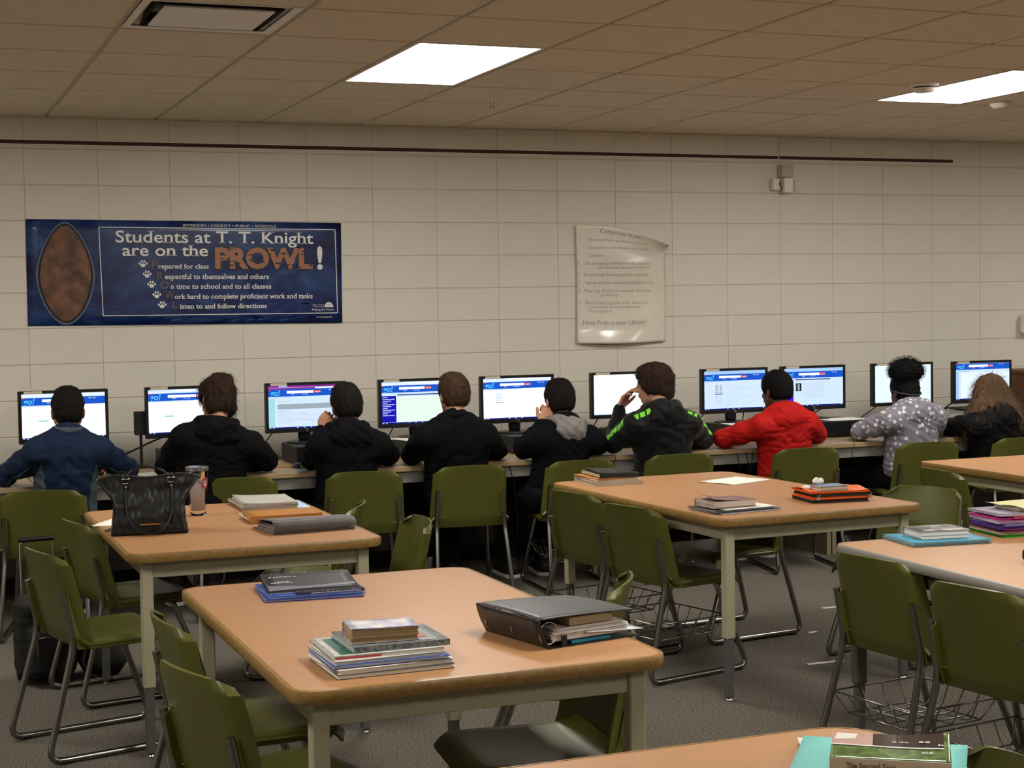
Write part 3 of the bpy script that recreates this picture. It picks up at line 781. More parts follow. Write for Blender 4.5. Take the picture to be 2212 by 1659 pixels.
# ---------------------------------------------------------------- banner
bt = thing('banner', 'dark blue school banner with white lettering on the wall', 'banner', (.756, WY-.002, 2.122))
bt.rotation_euler = (0, .0085, 0)
BW_, BH_ = 1.828, .602
mb_ = mat('banner_blue', '#142a52', .25, spec=.5)
nt = mb_.node_tree; bs = nt.nodes['Principled BSDF']
tc = nt.nodes.new('ShaderNodeTexCoord'); n1 = nt.nodes.new('ShaderNodeTexNoise'); n1.inputs['Scale'].default_value = 3.2; n1.inputs['Detail'].default_value = 6; n1.inputs['Distortion'].default_value = 1.2
mp = nt.nodes.new('ShaderNodeMapping'); mp.inputs['Scale'].default_value = (1, 1, 2); mp.inputs['Rotation'].default_value = (0, .4, 0)
nt.links.new(tc.outputs['Object'], mp.inputs['Vector']); nt.links.new(mp.outputs[0], n1.inputs['Vector'])
cr = nt.nodes.new('ShaderNodeValToRGB'); e = cr.color_ramp.elements
e[0].position = .30; e[0].color = (*srgb('#0c1640'), 1); e[1].position = .72; e[1].color = (*srgb('#2f4f80'), 1)
q = cr.color_ramp.elements.new(.5); q.color = (*srgb('#14295e'), 1)
nt.links.new(n1.outputs['Fac'], cr.inputs[0]); nt.links.new(cr.outputs[0], bs.inputs['Base Color'])
def bfn(x, y): return (x, -.0045-.003*math.sin(math.pi*min(1, max(0, x/BW_)))*(1 if y < -.5 else .3), y)
mbb = MB().shell(lambda u, v: (u*BW_, -.0025-.004*math.sin(u*math.pi*1.5)**2*(1-v)**2, -BH_+v*BH_), 24, 10, .0008)
mbb.build('vinyl_sheet', mb_, bt)
# lighter patches of the printed cloud and city artwork along the bottom
M_pb = mat('banner_pale_blue', '#2c4f80', .25, noise=(6, .4)); M_pc = mat('banner_print_blue', '#1f3d6b', .25, noise=(9, .4))
art = MB()
def by(x): return -.0072
rr = random.Random(3)
for k in range(46):
    x = rr.uniform(.42, 1.74); y = -BH_+rr.uniform(.012, .13)*(1-.3*abs(x-1.1)); L = rr.uniform(.02, .07); s = rr.uniform(.008, .02)
    art.add([(x, by(x), y), (x+L, by(x), y+s*.5), (x+L+.012, by(x), y+s), (x+.012, by(x), y+s*.6)], [(0, 1, 2, 3)], M_pb if k % 3 else M_pc)
art.build('printed_artwork', None, bt)
M_bw = mat('banner_white', '#e6e6e2', .4); M_bb = mat('banner_brown', '#a06a4a', .4); M_bd = mat('banner_dark', '#0b0f1c', .4); M_bdb = mat('banner_dim_brown', '#7a5a44', .4)
def BX(X): return (X-165)/1985*BW_
def BV(X, Y):
    f = (X-165)/1985; top = 97+23*f; bot = 771-16*f
    return -(Y-top)/(bot-top)*BH_
fr = MB(); F_ = -.0078
def fline(x0, y0, x1, y1, t_):
    d = Vector((x1-x0, y1-y0)).normalized(); nn = Vector((-d.y, d.x))*t_/2; e_ = d*t_/2
    fr.add([(x0-nn.x-e_.x, F_, y0-nn.y-e_.y), (x1-nn.x+e_.x, F_, y1-nn.y+e_.y), (x1+nn.x+e_.x, F_, y1+nn.y+e_.y), (x0+nn.x-e_.x, F_, y0+nn.y-e_.y)], [(0, 1, 2, 3)])
c_ = [(BX(600), BV(600, 148)), (BX(2108), BV(2108, 163)), (BX(2118), BV(2118, 692)), (BX(616), BV(616, 708))]
for k in range(4): fline(*c_[k], *c_[(k+1) % 4], .0045)
fr.build('frame_line', M_bw, bt)
lt = MB()
def bl(txt, X0, X1, Y, size, m=M_bw, F=-.0082, **kw):
    x, y = BX(X0), BV((X0+X1)/2, Y)
    l1 = MB(); put_text(l1, txt, lambda a, b: (x+a, F, y+b), 0, 0, size, width=(BX(X1)-BX(X0)), m=m, **kw); l1.build('lettering', None, bt)
bl('Students at T. T. Knight', 700, 1962, 248, .098, serif=True, bold=.0012)
bl('are on the', 740, 1275, 329, .094, serif=True, bold=.0012)
bl('JEFFERSON \u2022 COUNTY \u2022 PUBLIC \u2022 SCHOOLS', 1115, 1715, 147, .021, serif=True)
for I, X0, X1, Y, rest, A, B_ in (('P', 915, 955, 410, 'repared for class', 957, 1278), ('R', 948, 992, 475, 'espectful to themselves and others', 1000, 1665),
        ('O', 972, 1025, 537, 'n time to school and to all classes', 1033, 1680), ('W', 998, 1060, 600, 'ork hard to complete proficient work and tasks', 1060, 1952), ('L', 1040, 1078, 662, 'isten to and follow directions', 1090, 1648)):
    bl(I, X0, X1, Y, .062, M_bdb, serif=True); bl(rest, A, B_, Y, .040, serif=True, bold=.0006)
bl('!', 1985, 2022, 410, .185, bold=.006)
bl('Shaping the Future', 1945, 2093, 676, .017); bl('www.jcpsky.net', 1975, 2080, 722, .014); bl('Jefferson County', 1950, 2028, 643, .008); bl('Public Schools', 1960, 2028, 655, .008)
# PROWL in heavy letters
bl('PROWL', 1322, 1950, 406, .166, M_bd, F=-.0080, bold=.012); bl('PROWL', 1318, 1955, 404, .162, M_bb, F=-.0084, bold=.0075)
rr = random.Random(5)
for k in range(26):
    X = 1320+rr.random()*620; Y = 285+rr.random()*115; L = rr.uniform(22, 50); s = rr.uniform(6, 11); dy = rr.uniform(-6, 6)
    p = [(X, Y), (X+L, Y+dy-s*.2), (X+L*.6, Y+s+dy), (X+L*.1, Y+s*.8)]
    lt.add([(BX(a), -.0088, BV(a, b)) for a, b in p], [(0, 1, 2, 3)], M_bd)
lt.build('letter_stripes', None, bt)
pw = MB()
def disc(mb, cx, cy, rx, ry, F, m=None, n=14, a=0):
    mb.add([(cx+rx*math.cos(t)*math.cos(a)-ry*math.sin(t)*math.sin(a), F, cy+rx*math.cos(t)*math.sin(a)+ry*math.sin(t)*math.cos(a)) for t in [2*math.pi*i/n for i in range(n)]], [tuple(range(n))], m)
for X, Y in ((866, 380), (890, 446), (917, 510), (948, 576), (980, 640)):
    x, y = BX(X), BV(X, Y); p = MB()
    disc(p, x, y-.008, .014, .011, -.0082)
    for dx, dy, a in ((-.019, .004, .4), (-.007, .016, .1), (.008, .016, -.1), (.020, .004, -.4)): disc(p, x+dx, y+dy-.002, .0055, .008, -.0082, n=10, a=a)
    p.build('paw_print', M_bw, bt)
sb_ = MB(); x, y = BX(2060), BV(2060, 655)
sb_.add([(x+.027*math.cos(t), -.0082, y+.030*math.sin(t)) for t in [math.pi*i/12 for i in range(13)]], [tuple(range(13))], M_bw)
for i in range(5):
    a = math.pi*(i+1)/6; sb_.add([(x+.006*math.cos(a), -.0086, y+.003+.006*math.sin(a)), (x+.017*math.cos(a+.12), -.0086, y+.003+.017*math.sin(a+.12)), (x+.017*math.cos(a-.12), -.0086, y+.003+.017*math.sin(a-.12))], [(0, 1, 2)], M_bd)
sb_.build('sunburst_emblem', None, bt)
# plain brown stand-in where the printed animal artwork is
pl = MB(); hx, hy = BX(395), BV(395, 440)
def oval(rx, ry, F, m, sc_=1):
    pts = []
    for i in range(40):
        t = 2*math.pi*i/40; k = 1+.08*math.cos(2*t); top_ = 1-.16*max(0, math.sin(t))
        pts.append((hx+rx*k*top_*math.cos(t), F, hy+ry*math.sin(t)))
    pl.add(pts, [tuple(range(40))], m)
oval(.150, .292, -.0076, mat('banner_halo', '#5f6a80', .3)); oval(.142, .283, -.0079, M_bd); oval(.130, .270, -.0082, mat('banner_tan', '#7d5640', .35, noise=(14, .35, '#4a3529')))
pl.build('plain_oval', None, bt)['label'] = 'plain brown oval on a pale halo'

# ---------------------------------------------------------------- hand-written laminated poster
pt = thing('poster', 'hand-written laminated paper poster with a curled upper right corner on the wall', 'poster', (4.122, WY-.003, 1.343))
PW, PH = .626, .757
def pfn(u, v, off=0):
    c = max(0, (u-.22)/.78)**1.7*max(0, (v-.74)/.26)**1.3
    x = u*PW+.006*math.sin(3*v); z = v*PH-.135*c-.006*math.sin(u*3)*(1-v); y = -.012-.010*math.sin(u*3.1)*(1-v)**2-.012*math.sin(5.5*v+1)**2*math.sin(u*3.1)-.085*c-.006*math.sin(8*u+6*v)*u*(1-u)*2-.02*max(0, .12-v)/.12*abs(math.sin(u*3.1+.4))
    return (x, y-off, z)
MB().shell(lambda u, v: pfn(u, v), 40, 48, .0006).build('laminated_sheet', mat('laminated_paper', '#e6dfcf', .2, coat=.5, noise=(5, .05)), pt)
M_ink = mat('grey_ink', '#777164', .6)
def pl_(txt, X0, X1, Y, size=.030):
    u0 = (X0-200)/1005; v0 = 1-(Y-238)/1320
    ink = MB(); put_text(ink, txt, lambda a, b: pfn(u0+a/PW, v0+b/PH, .0012), 0, 0, size, width=(X1-X0)/1005*PW, shear=.12, bold=-.0003); ink.build('handwriting', M_ink, pt)
for a in (('Computer Rules', 470, 935, 325, .036), ('1.', 240, 262, 418), ('You must have permissions from', 330, 980, 418), ('your teacher or the librarian to be on the', 335, 1010, 503), ('Computer.', 340, 495, 592),
          ('2.', 208, 236, 683), ('Do not unplug anything from the computer', 295, 1035, 683), ('(this includes the mouse and/or keyboard)', 430, 1025, 727, .026), ('3.', 210, 236, 810),
          ('Do not change the background or screensaver', 275, 1015, 810), ('4.', 208, 234, 898), ('Stay on only the website(s) assigned to you.', 290, 1080, 898), ('5.', 210, 240, 988),
          ('Please log off of your computer when you', 275, 1040, 988), ('get finished', 460, 660, 1032, .026), ('6.', 215, 240, 1122), ('Please clean up your area, when you', 290, 1000, 1122),
          ('are finished. Return headphones.', 335, 910, 1167, .026), ('Put up keyboard', 325, 585, 1212, .026), ('Have Pride in your Library!', 260, 980, 1350, .042)): pl_(*a)
# ---------------------------------------------------------------- things on the tables
TZ = .7372
def slab_pages(mb, w_, d, z0, z1, m, layers=5, seed=0, ragged=.002):
    """a block of paper built from slightly uneven leaves"""
    r = random.Random(seed); n = layers; hgt = (z1-z0)/n
    for i in range(n):
        a, b = r.uniform(-ragged, ragged), r.uniform(-ragged, ragged)
        mb.box((-w_/2+a, -d/2+b, z0+i*hgt+.0001), (w_/2+a, d/2+b, z0+(i+1)*hgt-.0001), m)
def book(name, lab, x, y, z, w_, d, h, rz, cover, pages='#e3dac6', cat='book', spine='L', flare=0, group=None, hard=False, coverm=None, seed=0, ct=.0012, labelc=None, tilt=0):
    t = thing(name, lab, cat, (x, y, z), rz, group)
    if tilt: t.rotation_euler = (tilt, 0, rz)
    cm = coverm or mat('cover_'+cover, cover, .5, noise=(20, .12)); pm = mat('pages_'+pages, pages, .8)
    MB_ = MB(); slab_pages(MB_, w_-.006, d-.006, ct, h-ct, None, max(3, int(h/.004)), seed); MB_.build('pages', pm, t)
    def fn(u, v): return ((u-.5)*w_, (v-.5)*d, h-ct/2+flare*(u if spine == 'L' else (1-u))**3*(.4+.6*v))
    MB().shell(fn, 8, 6, ct).build('front_cover', cm, t)
    MB().box((-w_/2, -d/2, 0), (w_/2, d/2, ct)).build('back_cover', cm, t)
    if spine == 'L': MB().box((-w_/2-.001, -d/2, 0), (-w_/2+.0015, d/2, h)).build('spine', cm, t)
    elif spine == 'F': MB().box((-w_/2, -d/2-.001, 0), (w_/2, -d/2+.0015, h)).build('spine', cm, t)
    elif spine == 'B': MB().box((-w_/2, d/2-.0015, 0), (w_/2, d/2+.001, h)).build('spine', cm, t)
    return t
def spiral(t, x0, x1, y, z, r, n, axis='X'):
    mb = MB()
    for i in range(n):
        x = x0+(x1-x0)*i/(n-1); P = []
        for k in range(10):
            a = 2*math.pi*k/10
            P.append((x+.001*math.cos(a), y+r*math.cos(a), z+r*math.sin(a)) if axis == 'X' else (y+r*math.cos(a), x+.001*math.cos(a), z+r*math.sin(a)))
        mb.tube(P, .0007, n=4, closed=True)
    mb.build('spiral_wire', M_chrome, t)
def folder(lab, x, y, z, w_, d, h, rz, col, group=None, open_=.004, name='paper_folder', inner='#ece6da', cat='folder', seed=0):
    t = thing(name, lab, cat, (x, y, z), rz, group); cm = mat('card_'+col, col, .45, noise=(15, .06))
    r = random.Random(seed+int(x*100))
    MB().box((-w_/2, -d/2, 0), (w_/2, d/2, .0007)).build('back_flap', cm, t)
    a = MB(); slab_pages(a, w_-.01, d-.01, .0009, max(.002, h-.0015), None, 3, seed, .003); a.build('papers', mat('pages_'+inner, inner, .8), t)
    def fn(u, v): return ((u-.5)*w_, (v-.5)*d, h-.0004+open_*max(0, abs(u-.5)-.2)*math.sin(4*v+seed)**2)
    MB().shell(fn, 10, 8, .0007).build('front_flap', cm, t)
    return t
# handbag ------------------------------------------------------------------
M_leather = mat('black_leather', '#090909', .36, bump=(160, .10), noise=(8, .2))
M_gold = mat('brass_bar', '#d9b37a', .25, 1.0)
t = thing('handbag', 'black leather handbag with two handles and a brass bar', 'handbag', (.925, 6.27, TZ), math.radians(-7))
def bag(P):
    x, y, z = P[:, 0], P[:, 1], P[:, 2]
    f = np.clip(z/.225, 0, 1)
    hw = .152-.012*np.sin(f*np.pi)+.058*np.clip((f-.52)/.40, 0, 1)**1.3
    hd = .072*(1-f)**.8+.010+.012*np.sin(f*3)
    zc = .112; q = np.stack([np.abs(x)-hw+.02, np.abs(y)-hd+.008, np.abs(z-zc)-.112+.01], 1)
    d = np.linalg.norm(np.maximum(q, 0), axis=1)+np.minimum(q.max(1), 0)-.014
    d = d+.010*np.clip((np.abs(x)-.12)/.1, 0, 1)*f-.0
    ztop = .222-.18*np.maximum(0, np.abs(x)-.15)-.006*np.cos(x*25)
    d = smax(d, z-ztop, .008)
    return (d+.0035*wob(P, 38, 1)*(.4+f)+.0014*wob(P*np.array([1, 1, .5]), 120, 2))*.8
sdf_obj('bag_body', bag, (-.24, -.12, -.005), (.24, .12, .25), .0035, M_leather, t)
for s, nm in ((-1, 'front'), (1, 'rear')):
    def hy(z): return -(.072*(1-z/.225)**.8+.028) if z < .22 else -.03
    if s < 0: path = [(-.085, hy(.185)-.004, .19), (-.088, hy(.13)-.008, .13), (-.08, hy(.06)-.012, .06), (-.045, hy(.02)-.018, .016), (.0, -.118, .008), (.045, hy(.02)-.018, .016), (.078, hy(.06)-.012, .06), (.088, hy(.13)-.008, .13), (.085, hy(.185)-.004, .19)]
    else: path = [(-.085, .035, .19), (-.07, .04, .232), (-.03, .045, .248), (.02, .045, .246), (.065, .04, .232), (.085, .035, .19)]
    P = fillet(path, .05, 4); mb = MB(); k = len(P)
    mb.tube(P, .0042, n=8)
    mb.build('handle', M_leather, t)
    for x in (-.085, .085):
        yy = hy(.185) if s < 0 else .03
        MB().box((x-.011, yy-.008 if s < 0 else yy, .175), (x+.011, yy+.006 if s < 0 else yy+.012, .225), bev=.003).build('handle_tab', M_leather, t)
        if s < 0:
            MB().tube([(x-.014, yy-.010, .196), (x+.014, yy-.010, .196), (x+.014, yy-.010, .214), (x-.014, yy-.010, .214)], .0022, n=6, closed=True).build('buckle', M_chrome, t)
            MB().lathe([(0, .003), (.004, .002), (.0045, 0)], n=12, T=Matrix.Translation((x, yy-.010, .183)) @ Matrix.Rotation(math.pi/2, 4, 'X')).build('rivet', M_chrome, t)
MB().box((-.036, -.0965, .038), (.036, -.088, .045), bev=.002).build('brass_bar', M_gold, t)['label'] = 'brass name bar'
# tumbler -------------------------------------------------------------------
t = thing('tumbler', 'clear plastic tumbler with a red letter emblem behind the handbag', 'tumbler', (1.19, 6.70, TZ))
M_clear = mat('clear_plastic', '#f2f2f4', .06, trans=1.0, ior=1.08)
MB().lathe([(.0, .0), (.033, .0), (.0345, .02), (.0455, .185), (.0435, .185), (.032, .022), (.0, .018)], n=32).build('cup', M_clear, t)
MB().lathe([(0, .024), (.0315, .024), (.0385, .13), (.0375, .134), (.0, .136)], n=32).build('inner_liner', mat('frosted_liner', '#c9bdb6', .5), t)
MB().lathe([(.0, .188), (.044, .186), (.0478, .188), (.0478, .200), (.045, .203), (.0, .200)], n=32).build('lid', mat('clear_lid', '#8c8a90', .1, trans=.7), t)
em_ = MB(); M_red = mat('emblem_red', '#a02438', .5); M_lw = mat('emblem_white', '#e6dfe0', .5)
def cyl(a, b, off=0):      # a across, b up -> on the cup wall
    r = .0345+(.011)*b/.165+.0012+off; th = -math.pi/2+.62+a/r*1.0
    return (r*math.cos(th), r*math.sin(th), .02+b)
def cdisc(ca, cb, ra, rb, off, m, n=28): em_.add([cyl(ca, cb, off)]+[cyl(ca+ra*math.cos(2*math.pi*i/n), cb+rb*math.sin(2*math.pi*i/n), off) for i in range(n)], [(0, 1+i, 1+(i+1) % n) for i in range(n)], m)
cdisc(0, .115, .017, .026, 0, M_red)
for i in range(20):
    a = 2*math.pi*i/20; cdisc(.0143*math.cos(a), .115+.022*math.sin(a), .001, .0014, .0004, M_lw, 6)
put_text(em_, 'U', lambda a, b: cyl(-.0075+a, .105+b, .0006), 0, 0, .030, width=.015, m=M_lw, bold=.0014)
em_.build('emblem', None, t)
sheet('white sheet partly under the handbag on the left', .90, 6.62, TZ, .216, .28, -.5)
book('pocket_book', 'small dark purple booklet under the left end of the handbag', .84, 6.40, TZ, .09, .13, .006, -.5, '#3a2030', spine='L')
# papers and binders of the handbag table
sheet('pale blue sheet sticking out under the newspapers', 1.56, 6.86, TZ, .24, .28, -.04, mat('pale_blue_paper', '#a9c6e6', .7))
for i, (dx, rz, c) in enumerate(((0, -.03, '#a79d8a'), (-.004, .02, '#9b9a95'), (.005, -.05, '#b3afa4'))):
    book('newspaper', 'creased grey newspaper behind the grey case, %s of its pile' % ('bottom', 'middle', 'top')[i], 1.505+dx, 6.88, TZ+.0034+.009*i, .235, .32, .0085, rz, c, '#d8cfb8', 'newspaper', 'F', flare=(0, .002, .008)[i], group='pile of newspapers', seed=i)
t = book('notebook', 'orange-yellow notebook behind the grey zip case', 1.475, 6.40, TZ, .29, .20, .030, -.02, '#b4752a', '#c98b3c', 'notebook', 'F')
spiral(t, -.09, .09, -.147, .015, .013, 14, axis='Y')
t = thing('zip_binder', 'charcoal grey felt case bulging with papers', 'binder', (1.49, 6.085, TZ), math.radians(6))
M_felt = mat('grey_felt', '#3c3a3a', .95, noise=(60, .25), sheen=.4); M_felt2 = mat('grey_felt_light', '#57524f', .95, noise=(60, .25), sheen=.4)
MB().box((-.165, -.115, .0), (.165, .125, .004), bev=.001).build('back_board', M_felt, t)
a = MB(); slab_pages(a, .30, .215, .005, .030, None, 7, 3, .005); a.build('papers', mat('mauve_papers', '#8d7a78', .8), t)
MB().shell(lambda u, v: ((u-.5)*.33, -.105+.23*v, .050-.020*v**2-.006*u), 10, 10, .004).build('front_board', M_felt, t)
MB().shell(lambda u, v: ((u-.5)*.33, -.105-.024*math.sin(math.pi*v), .003+.047*v-.006*u*v), 10, 10, .005).build('spine', M_felt2, t)['label'] = 'lighter grey rolled spine'

# centre table ------------------------------------------------------------------
folder('lower bright blue folder under the black spiral notebook', 1.155, 4.68, TZ, .29, .25, .007, -.10, '#1b3f9c', 'blue folders', seed=1)
t = folder('upper bright blue folder under the black spiral notebook', 1.16, 4.69, TZ+.0075, .285, .245, .007, -.03, '#2450b4', 'blue folders', seed=2)
t = book('notebook', 'workbook spine with white lettering between the blue folders and the table edge', 1.20, 4.685, TZ+.0152, .20, .225, .006, -.03, '#2b2b38', '#cfc8c0', 'notebook', 'F')
put_text_ = MB(); put_marks(put_text_, lambda a, b: (-.06+a, -.1145, .0008+b), 0, 0, .15, .0045, M_bw, 1); put_text_.build('lettering', None, t)
t = book('spiral_notebook', 'black spiral notebook with white print leaning on the blue folders', 1.163, 4.705, TZ+.022, .27, .205, .010, -.08, '#121318', '#d7d3d2', 'notebook', 'B', tilt=.10)
spiral(t, -.125, .125, .104, .006, .006, 30)
lt = MB()
put_marks(lt, lambda a, b: (-.115+a, .055+b, .0106), 0, 0, .09, .013, M_bw, 2)
put_marks(lt, lambda a, b: (-.115+a, -.01+b, .0106), 0, 0, .07, .02, M_bw, 3)
lt.add([(-.13, -.09, .0105), (.13, -.06, .0105), (.13, -.04, .0105), (-.02, -.055, .0105), (-.13, -.03, .0105)], [(0, 1, 2, 3, 4)], mat('notebook_grey_swirl', '#74757e', .35))
lt.build('cover_print', None, t)
S = 'school things stacked at the front of the centre table'
X, Y = 1.075, 3.66
book('notebook', 'black-backed white-paged notebook at the bottom of the front stack', X, Y, TZ, .285, .245, .011, .02, '#26252a', '#e8e2d6', 'notebook', 'R', group=S, seed=4)
book('notebook', 'white paper pad second from the bottom of the front stack', X-.002, Y+.002, TZ+.0113, .285, .24, .010, .06, '#e4dfd4', '#eee9df', 'notebook', 'R', group=S, seed=5)
folder('royal blue folder in the front stack on the centre table', X-.005, Y+.004, TZ+.0216, .285, .235, .008, .0, '#22479a', S, seed=3)
book('notebook', 'white notebook with a red stripe above the blue folder', X-.008, Y+.010, TZ+.030, .27, .225, .008, .03, '#dcd6cc', '#ece6da', 'notebook', 'R', group=S, seed=6)
t = bpy.data.objects['notebook.%03d' % 3] if False else None
t = book('spiral_notebook', 'white notebook with a green band in the front stack', X-.002, Y+.018, TZ+.0383, .27, .22, .009, -.02, '#d8d6cf', '#ece6da', 'notebook', 'R', group=S, seed=7)
MB().add([(-.115, -.10, .0096), (-.04, -.10, .0096), (-.06, .09, .0096), (-.115, .09, .0096)], [(0, 1, 2, 3)], mat('green_band', '#1f6b5a', .4)).build('green_band', None, t)
MB().add([(-.13, -.1105, .001), (-.02, -.1105, .001), (-.02, -.1105, .005), (-.13, -.1105, .005)], [(0, 1, 2, 3)], mat('red_band', '#c33a34', .4)).build('red_band', None, t)
spiral(t, -.10, .10, -.136, .006, .006, 22, axis='Y')
M_marble = mat('marbled_cover', '#8e9290', .4, noise=(150, 0, '#4b504f'))
t = book('composition_notebook', 'grey marbled composition notebook under the paperback', X+.03, Y+.022, TZ+.0476, .235, .205, .014, .0, '#8e9290', '#b8bcb8', 'notebook', 'F', group=S, coverm=M_marble, seed=8)
MB().add([(.03, -.05, .0146), (.075, -.05, .0146), (.075, -.02, .0146), (.03, -.02, .0146)], [(0, 1, 2, 3)], mat('red_label', '#c9503e', .5)).build('red_label', None, t)
t = book('paperback', 'thick paperback with yellowed pages and a pale picture cover, on top of the front stack', X-.0, Y-.005, TZ+.063, .165, .105, .034, -.07, '#c9bfca', '#a98f6a', 'book', 'B', flare=.006, group=S,
         coverm=mat('pastel_cover', '#d9d0c8', .3, noise=(22, 0, '#8f90b8')), seed=9)
# binder
t = thing('ring_binder', 'big black ring binder full of papers on the centre table', 'binder', (1.60, 3.80, TZ), math.radians(12))
M_vinyl = mat('black_vinyl', '#1b1b1d', .28, noise=(6, .2), bump=(30, .05)); M_vtop = mat('grey_vinyl_top', '#4a4a4c', .42, noise=(10, .1))
MB().box((-.135, -.145, 0), (.145, .145, .003)).build('back_cover', M_vinyl, t)
MB().shell(lambda u, v: (-.135-.030*u-.004*math.sin(math.pi*u), -.145+.29*v, .002+.074*u), 6, 10, .003).build('spine', M_vinyl, t)['label'] = 'glossy slanted spine'
MB().shell(lambda u, v: (-.165+.29*u, -.145+.29*v, .076+.004*math.sin(math.pi*v)-.012*u**2+.006*u*(1-v)), 12, 12, .003).build('front_cover', M_vtop, t)
a = MB(); slab_pages(a, .235, .26, .014, .036, None, 9, 11, .004)
a.build('papers', mat('pages_white', '#ded8d0', .8), t)
a = MB(); slab_pages(a, .215, .25, .0365, .044, None, 3, 12, .003); a.build('papers', mat('pages_white', '#ded8d0'), t)
b_ = MB().box((-.06, -.125, .046), (.075, .08, .068), bev=.002); b_.build('book_inside', mat('beige_pages', '#a3967f', .8), t)
sh = MB().shell(lambda u, v: (-.02+.18*u, -.142+.26*v, .028-.012*u+.0*v), 6, 6, .0012); sh.build('clear_pocket', mat('plastic_pocket', '#d6dade', .12), t)
MB().box((-.06, -.135, .004), (.06, .1, .010)).build('teal_folder', mat('teal_card', '#2a8fa6', .5), t)
for y in (-.128, 0, .12):
    MB().tube([(-.125+.028*math.cos(a_)-.0, y, .036+.028*math.sin(a_)) for a_ in [2*math.pi*i/20 for i in range(20)]], .0016, n=6, closed=True).build('ring', M_chrome, t)
MB().box((-.13, -.12, .003), (-.115, .12, .012), bev=.002).build('ring_plate', M_chrome, t)
MB().box((-.098, -.1455, .003), (-.082, -.142, .030)).build('lever', M_black, t)

# orange folder table ---------------------------------------------------------
S = 'school things at the far left corner of the orange folder table'
X, Y = 3.19, 6.97; R_ = -.02
t = book('notebook', 'worn white notebook at the bottom of the far left stack', X, Y, TZ, .235, .29, .016, R_, '#b7aa96', '#cdc2b0', 'notebook', 'F', group=S, seed=20)
spiral(t, -.12, .12, .122, .010, .010, 20, axis='Y')
book('notebook', 'brown-edged notebook in the middle of the far left stack', X-.004, Y+.004, TZ+.0165, .225, .28, .013, R_-.03, '#d8cdbd', '#c6b8a2', 'notebook', 'R', group=S, seed=21)
folder('orange folder in the far left stack', X-.012, Y, TZ+.030, .21, .27, .005, R_+.05, '#d38a3c', S, seed=5)
book('paperback', 'black curled-up folder over white pages on top of the far left stack', X+.012, Y, TZ+.0356, .20, .26, .020, R_-.05, '#17181b', '#b8a88e', 'folder', 'F', flare=.012, group=S, seed=22)
o = sheet('loose white sheet of paper towards the back of the orange folder table', 3.745, 6.735, TZ, .28, .216, math.radians(22), curl=.01)
S = 'school things at the front corner of the orange folder table'
X, Y = 3.215, 5.795
folder('navy blue folder at the bottom of the front corner stack', X+.005, Y-.004, TZ, .30, .225, .007, .14, '#1f2d5e', S, seed=7)
folder('dark folder with a green-white label in the front corner stack', X-.01, Y, TZ+.0073, .28, .22, .006, .08, '#2c3138', S, seed=8, inner='#c8d8c4')
sheet('white papers sticking out of the front corner stack', X+.02, Y+.006, TZ+.0136, .25, .20, .12, curl=.003)
book('paperback', 'thick white-paged paperback with its cover lifting, on the front corner stack', X-.03, Y+.01, TZ+.0175, .205, .145, .028, .09, '#8a6b62', '#cbbcae', 'book', 'B', flare=.03, group=S, seed=23)
S = 'orange folders with black notebooks between'
X, Y = 3.745, 5.90
folder('black binder-clipped pad at the bottom of the orange pile', X, Y, TZ, .265, .215, .014, -.12, '#191513', S, seed=9, inner='#2a2422')
folder('lower bright orange folder with a white slip poking out', X+.002, Y+.002, TZ+.0145, .265, .215, .010, -.10, '#ee6a22', S, seed=10, inner='#ee6a22')
folder('black pad between the orange folders', X, Y, TZ+.025, .255, .21, .014, -.12, '#1e1613', S, seed=11, inner='#2c211d')
folder('upper bright orange folder with a bent corner', X+.002, Y+.004, TZ+.0395, .27, .22, .008, -.13, '#f4742a', S, seed=12, open_=.03, inner='#ee6a22')
for i, (dx, dy) in enumerate(((-.125, -.085), (.12, -.10), (.125, .05))):
    o = MB().box((-.008, -.006, 0), (.008, .006, .014), bev=.002).tube([(0, 0, .012), (.004, -.012, .02), (-.004, -.012, .02)], .001, n=5, closed=True).build('binder_clip', M_chrome, None, (X+dx, Y+dy-.02, TZ+.0145))
    tag(o, ['metal binder clip at the left front of the orange pile', 'metal binder clip at the right front of the orange pile', 'metal binder clip at the right back of the orange pile'][i], 'clip')
MB_ = book('paperback', 'small white-edged book with a grey-blue cover on the orange folders', X-.03, Y-.035, TZ+.0485, .135, .10, .019, -.05, '#7f8ea3', '#c7b8a4', 'book', 'B', seed=25)
def tis(P): return (ell(P, (0, 0, .012), (.03, .018, .014))+.006*wob(P, 90, 3)+.003*wob(P, 220, 4))*.7
t = sdf_obj('crumpled_tissue', tis, (-.045, -.03, -.004), (.045, .03, .04), .002, M_paper, None); t.location = (X-.05, Y+.01, TZ+.0685); t.rotation_euler = (0, 0, .3)
tag(t, 'crumpled white tissue on the small book of the orange pile', 'tissue')
t2 = link('crumpled_tissue', t.data, None, (X-.115, Y-.0, TZ+.0495)); t2.scale = (.6, .7, .7); tag(t2, 'small white tissue scrap at the left of the orange pile', 'tissue')
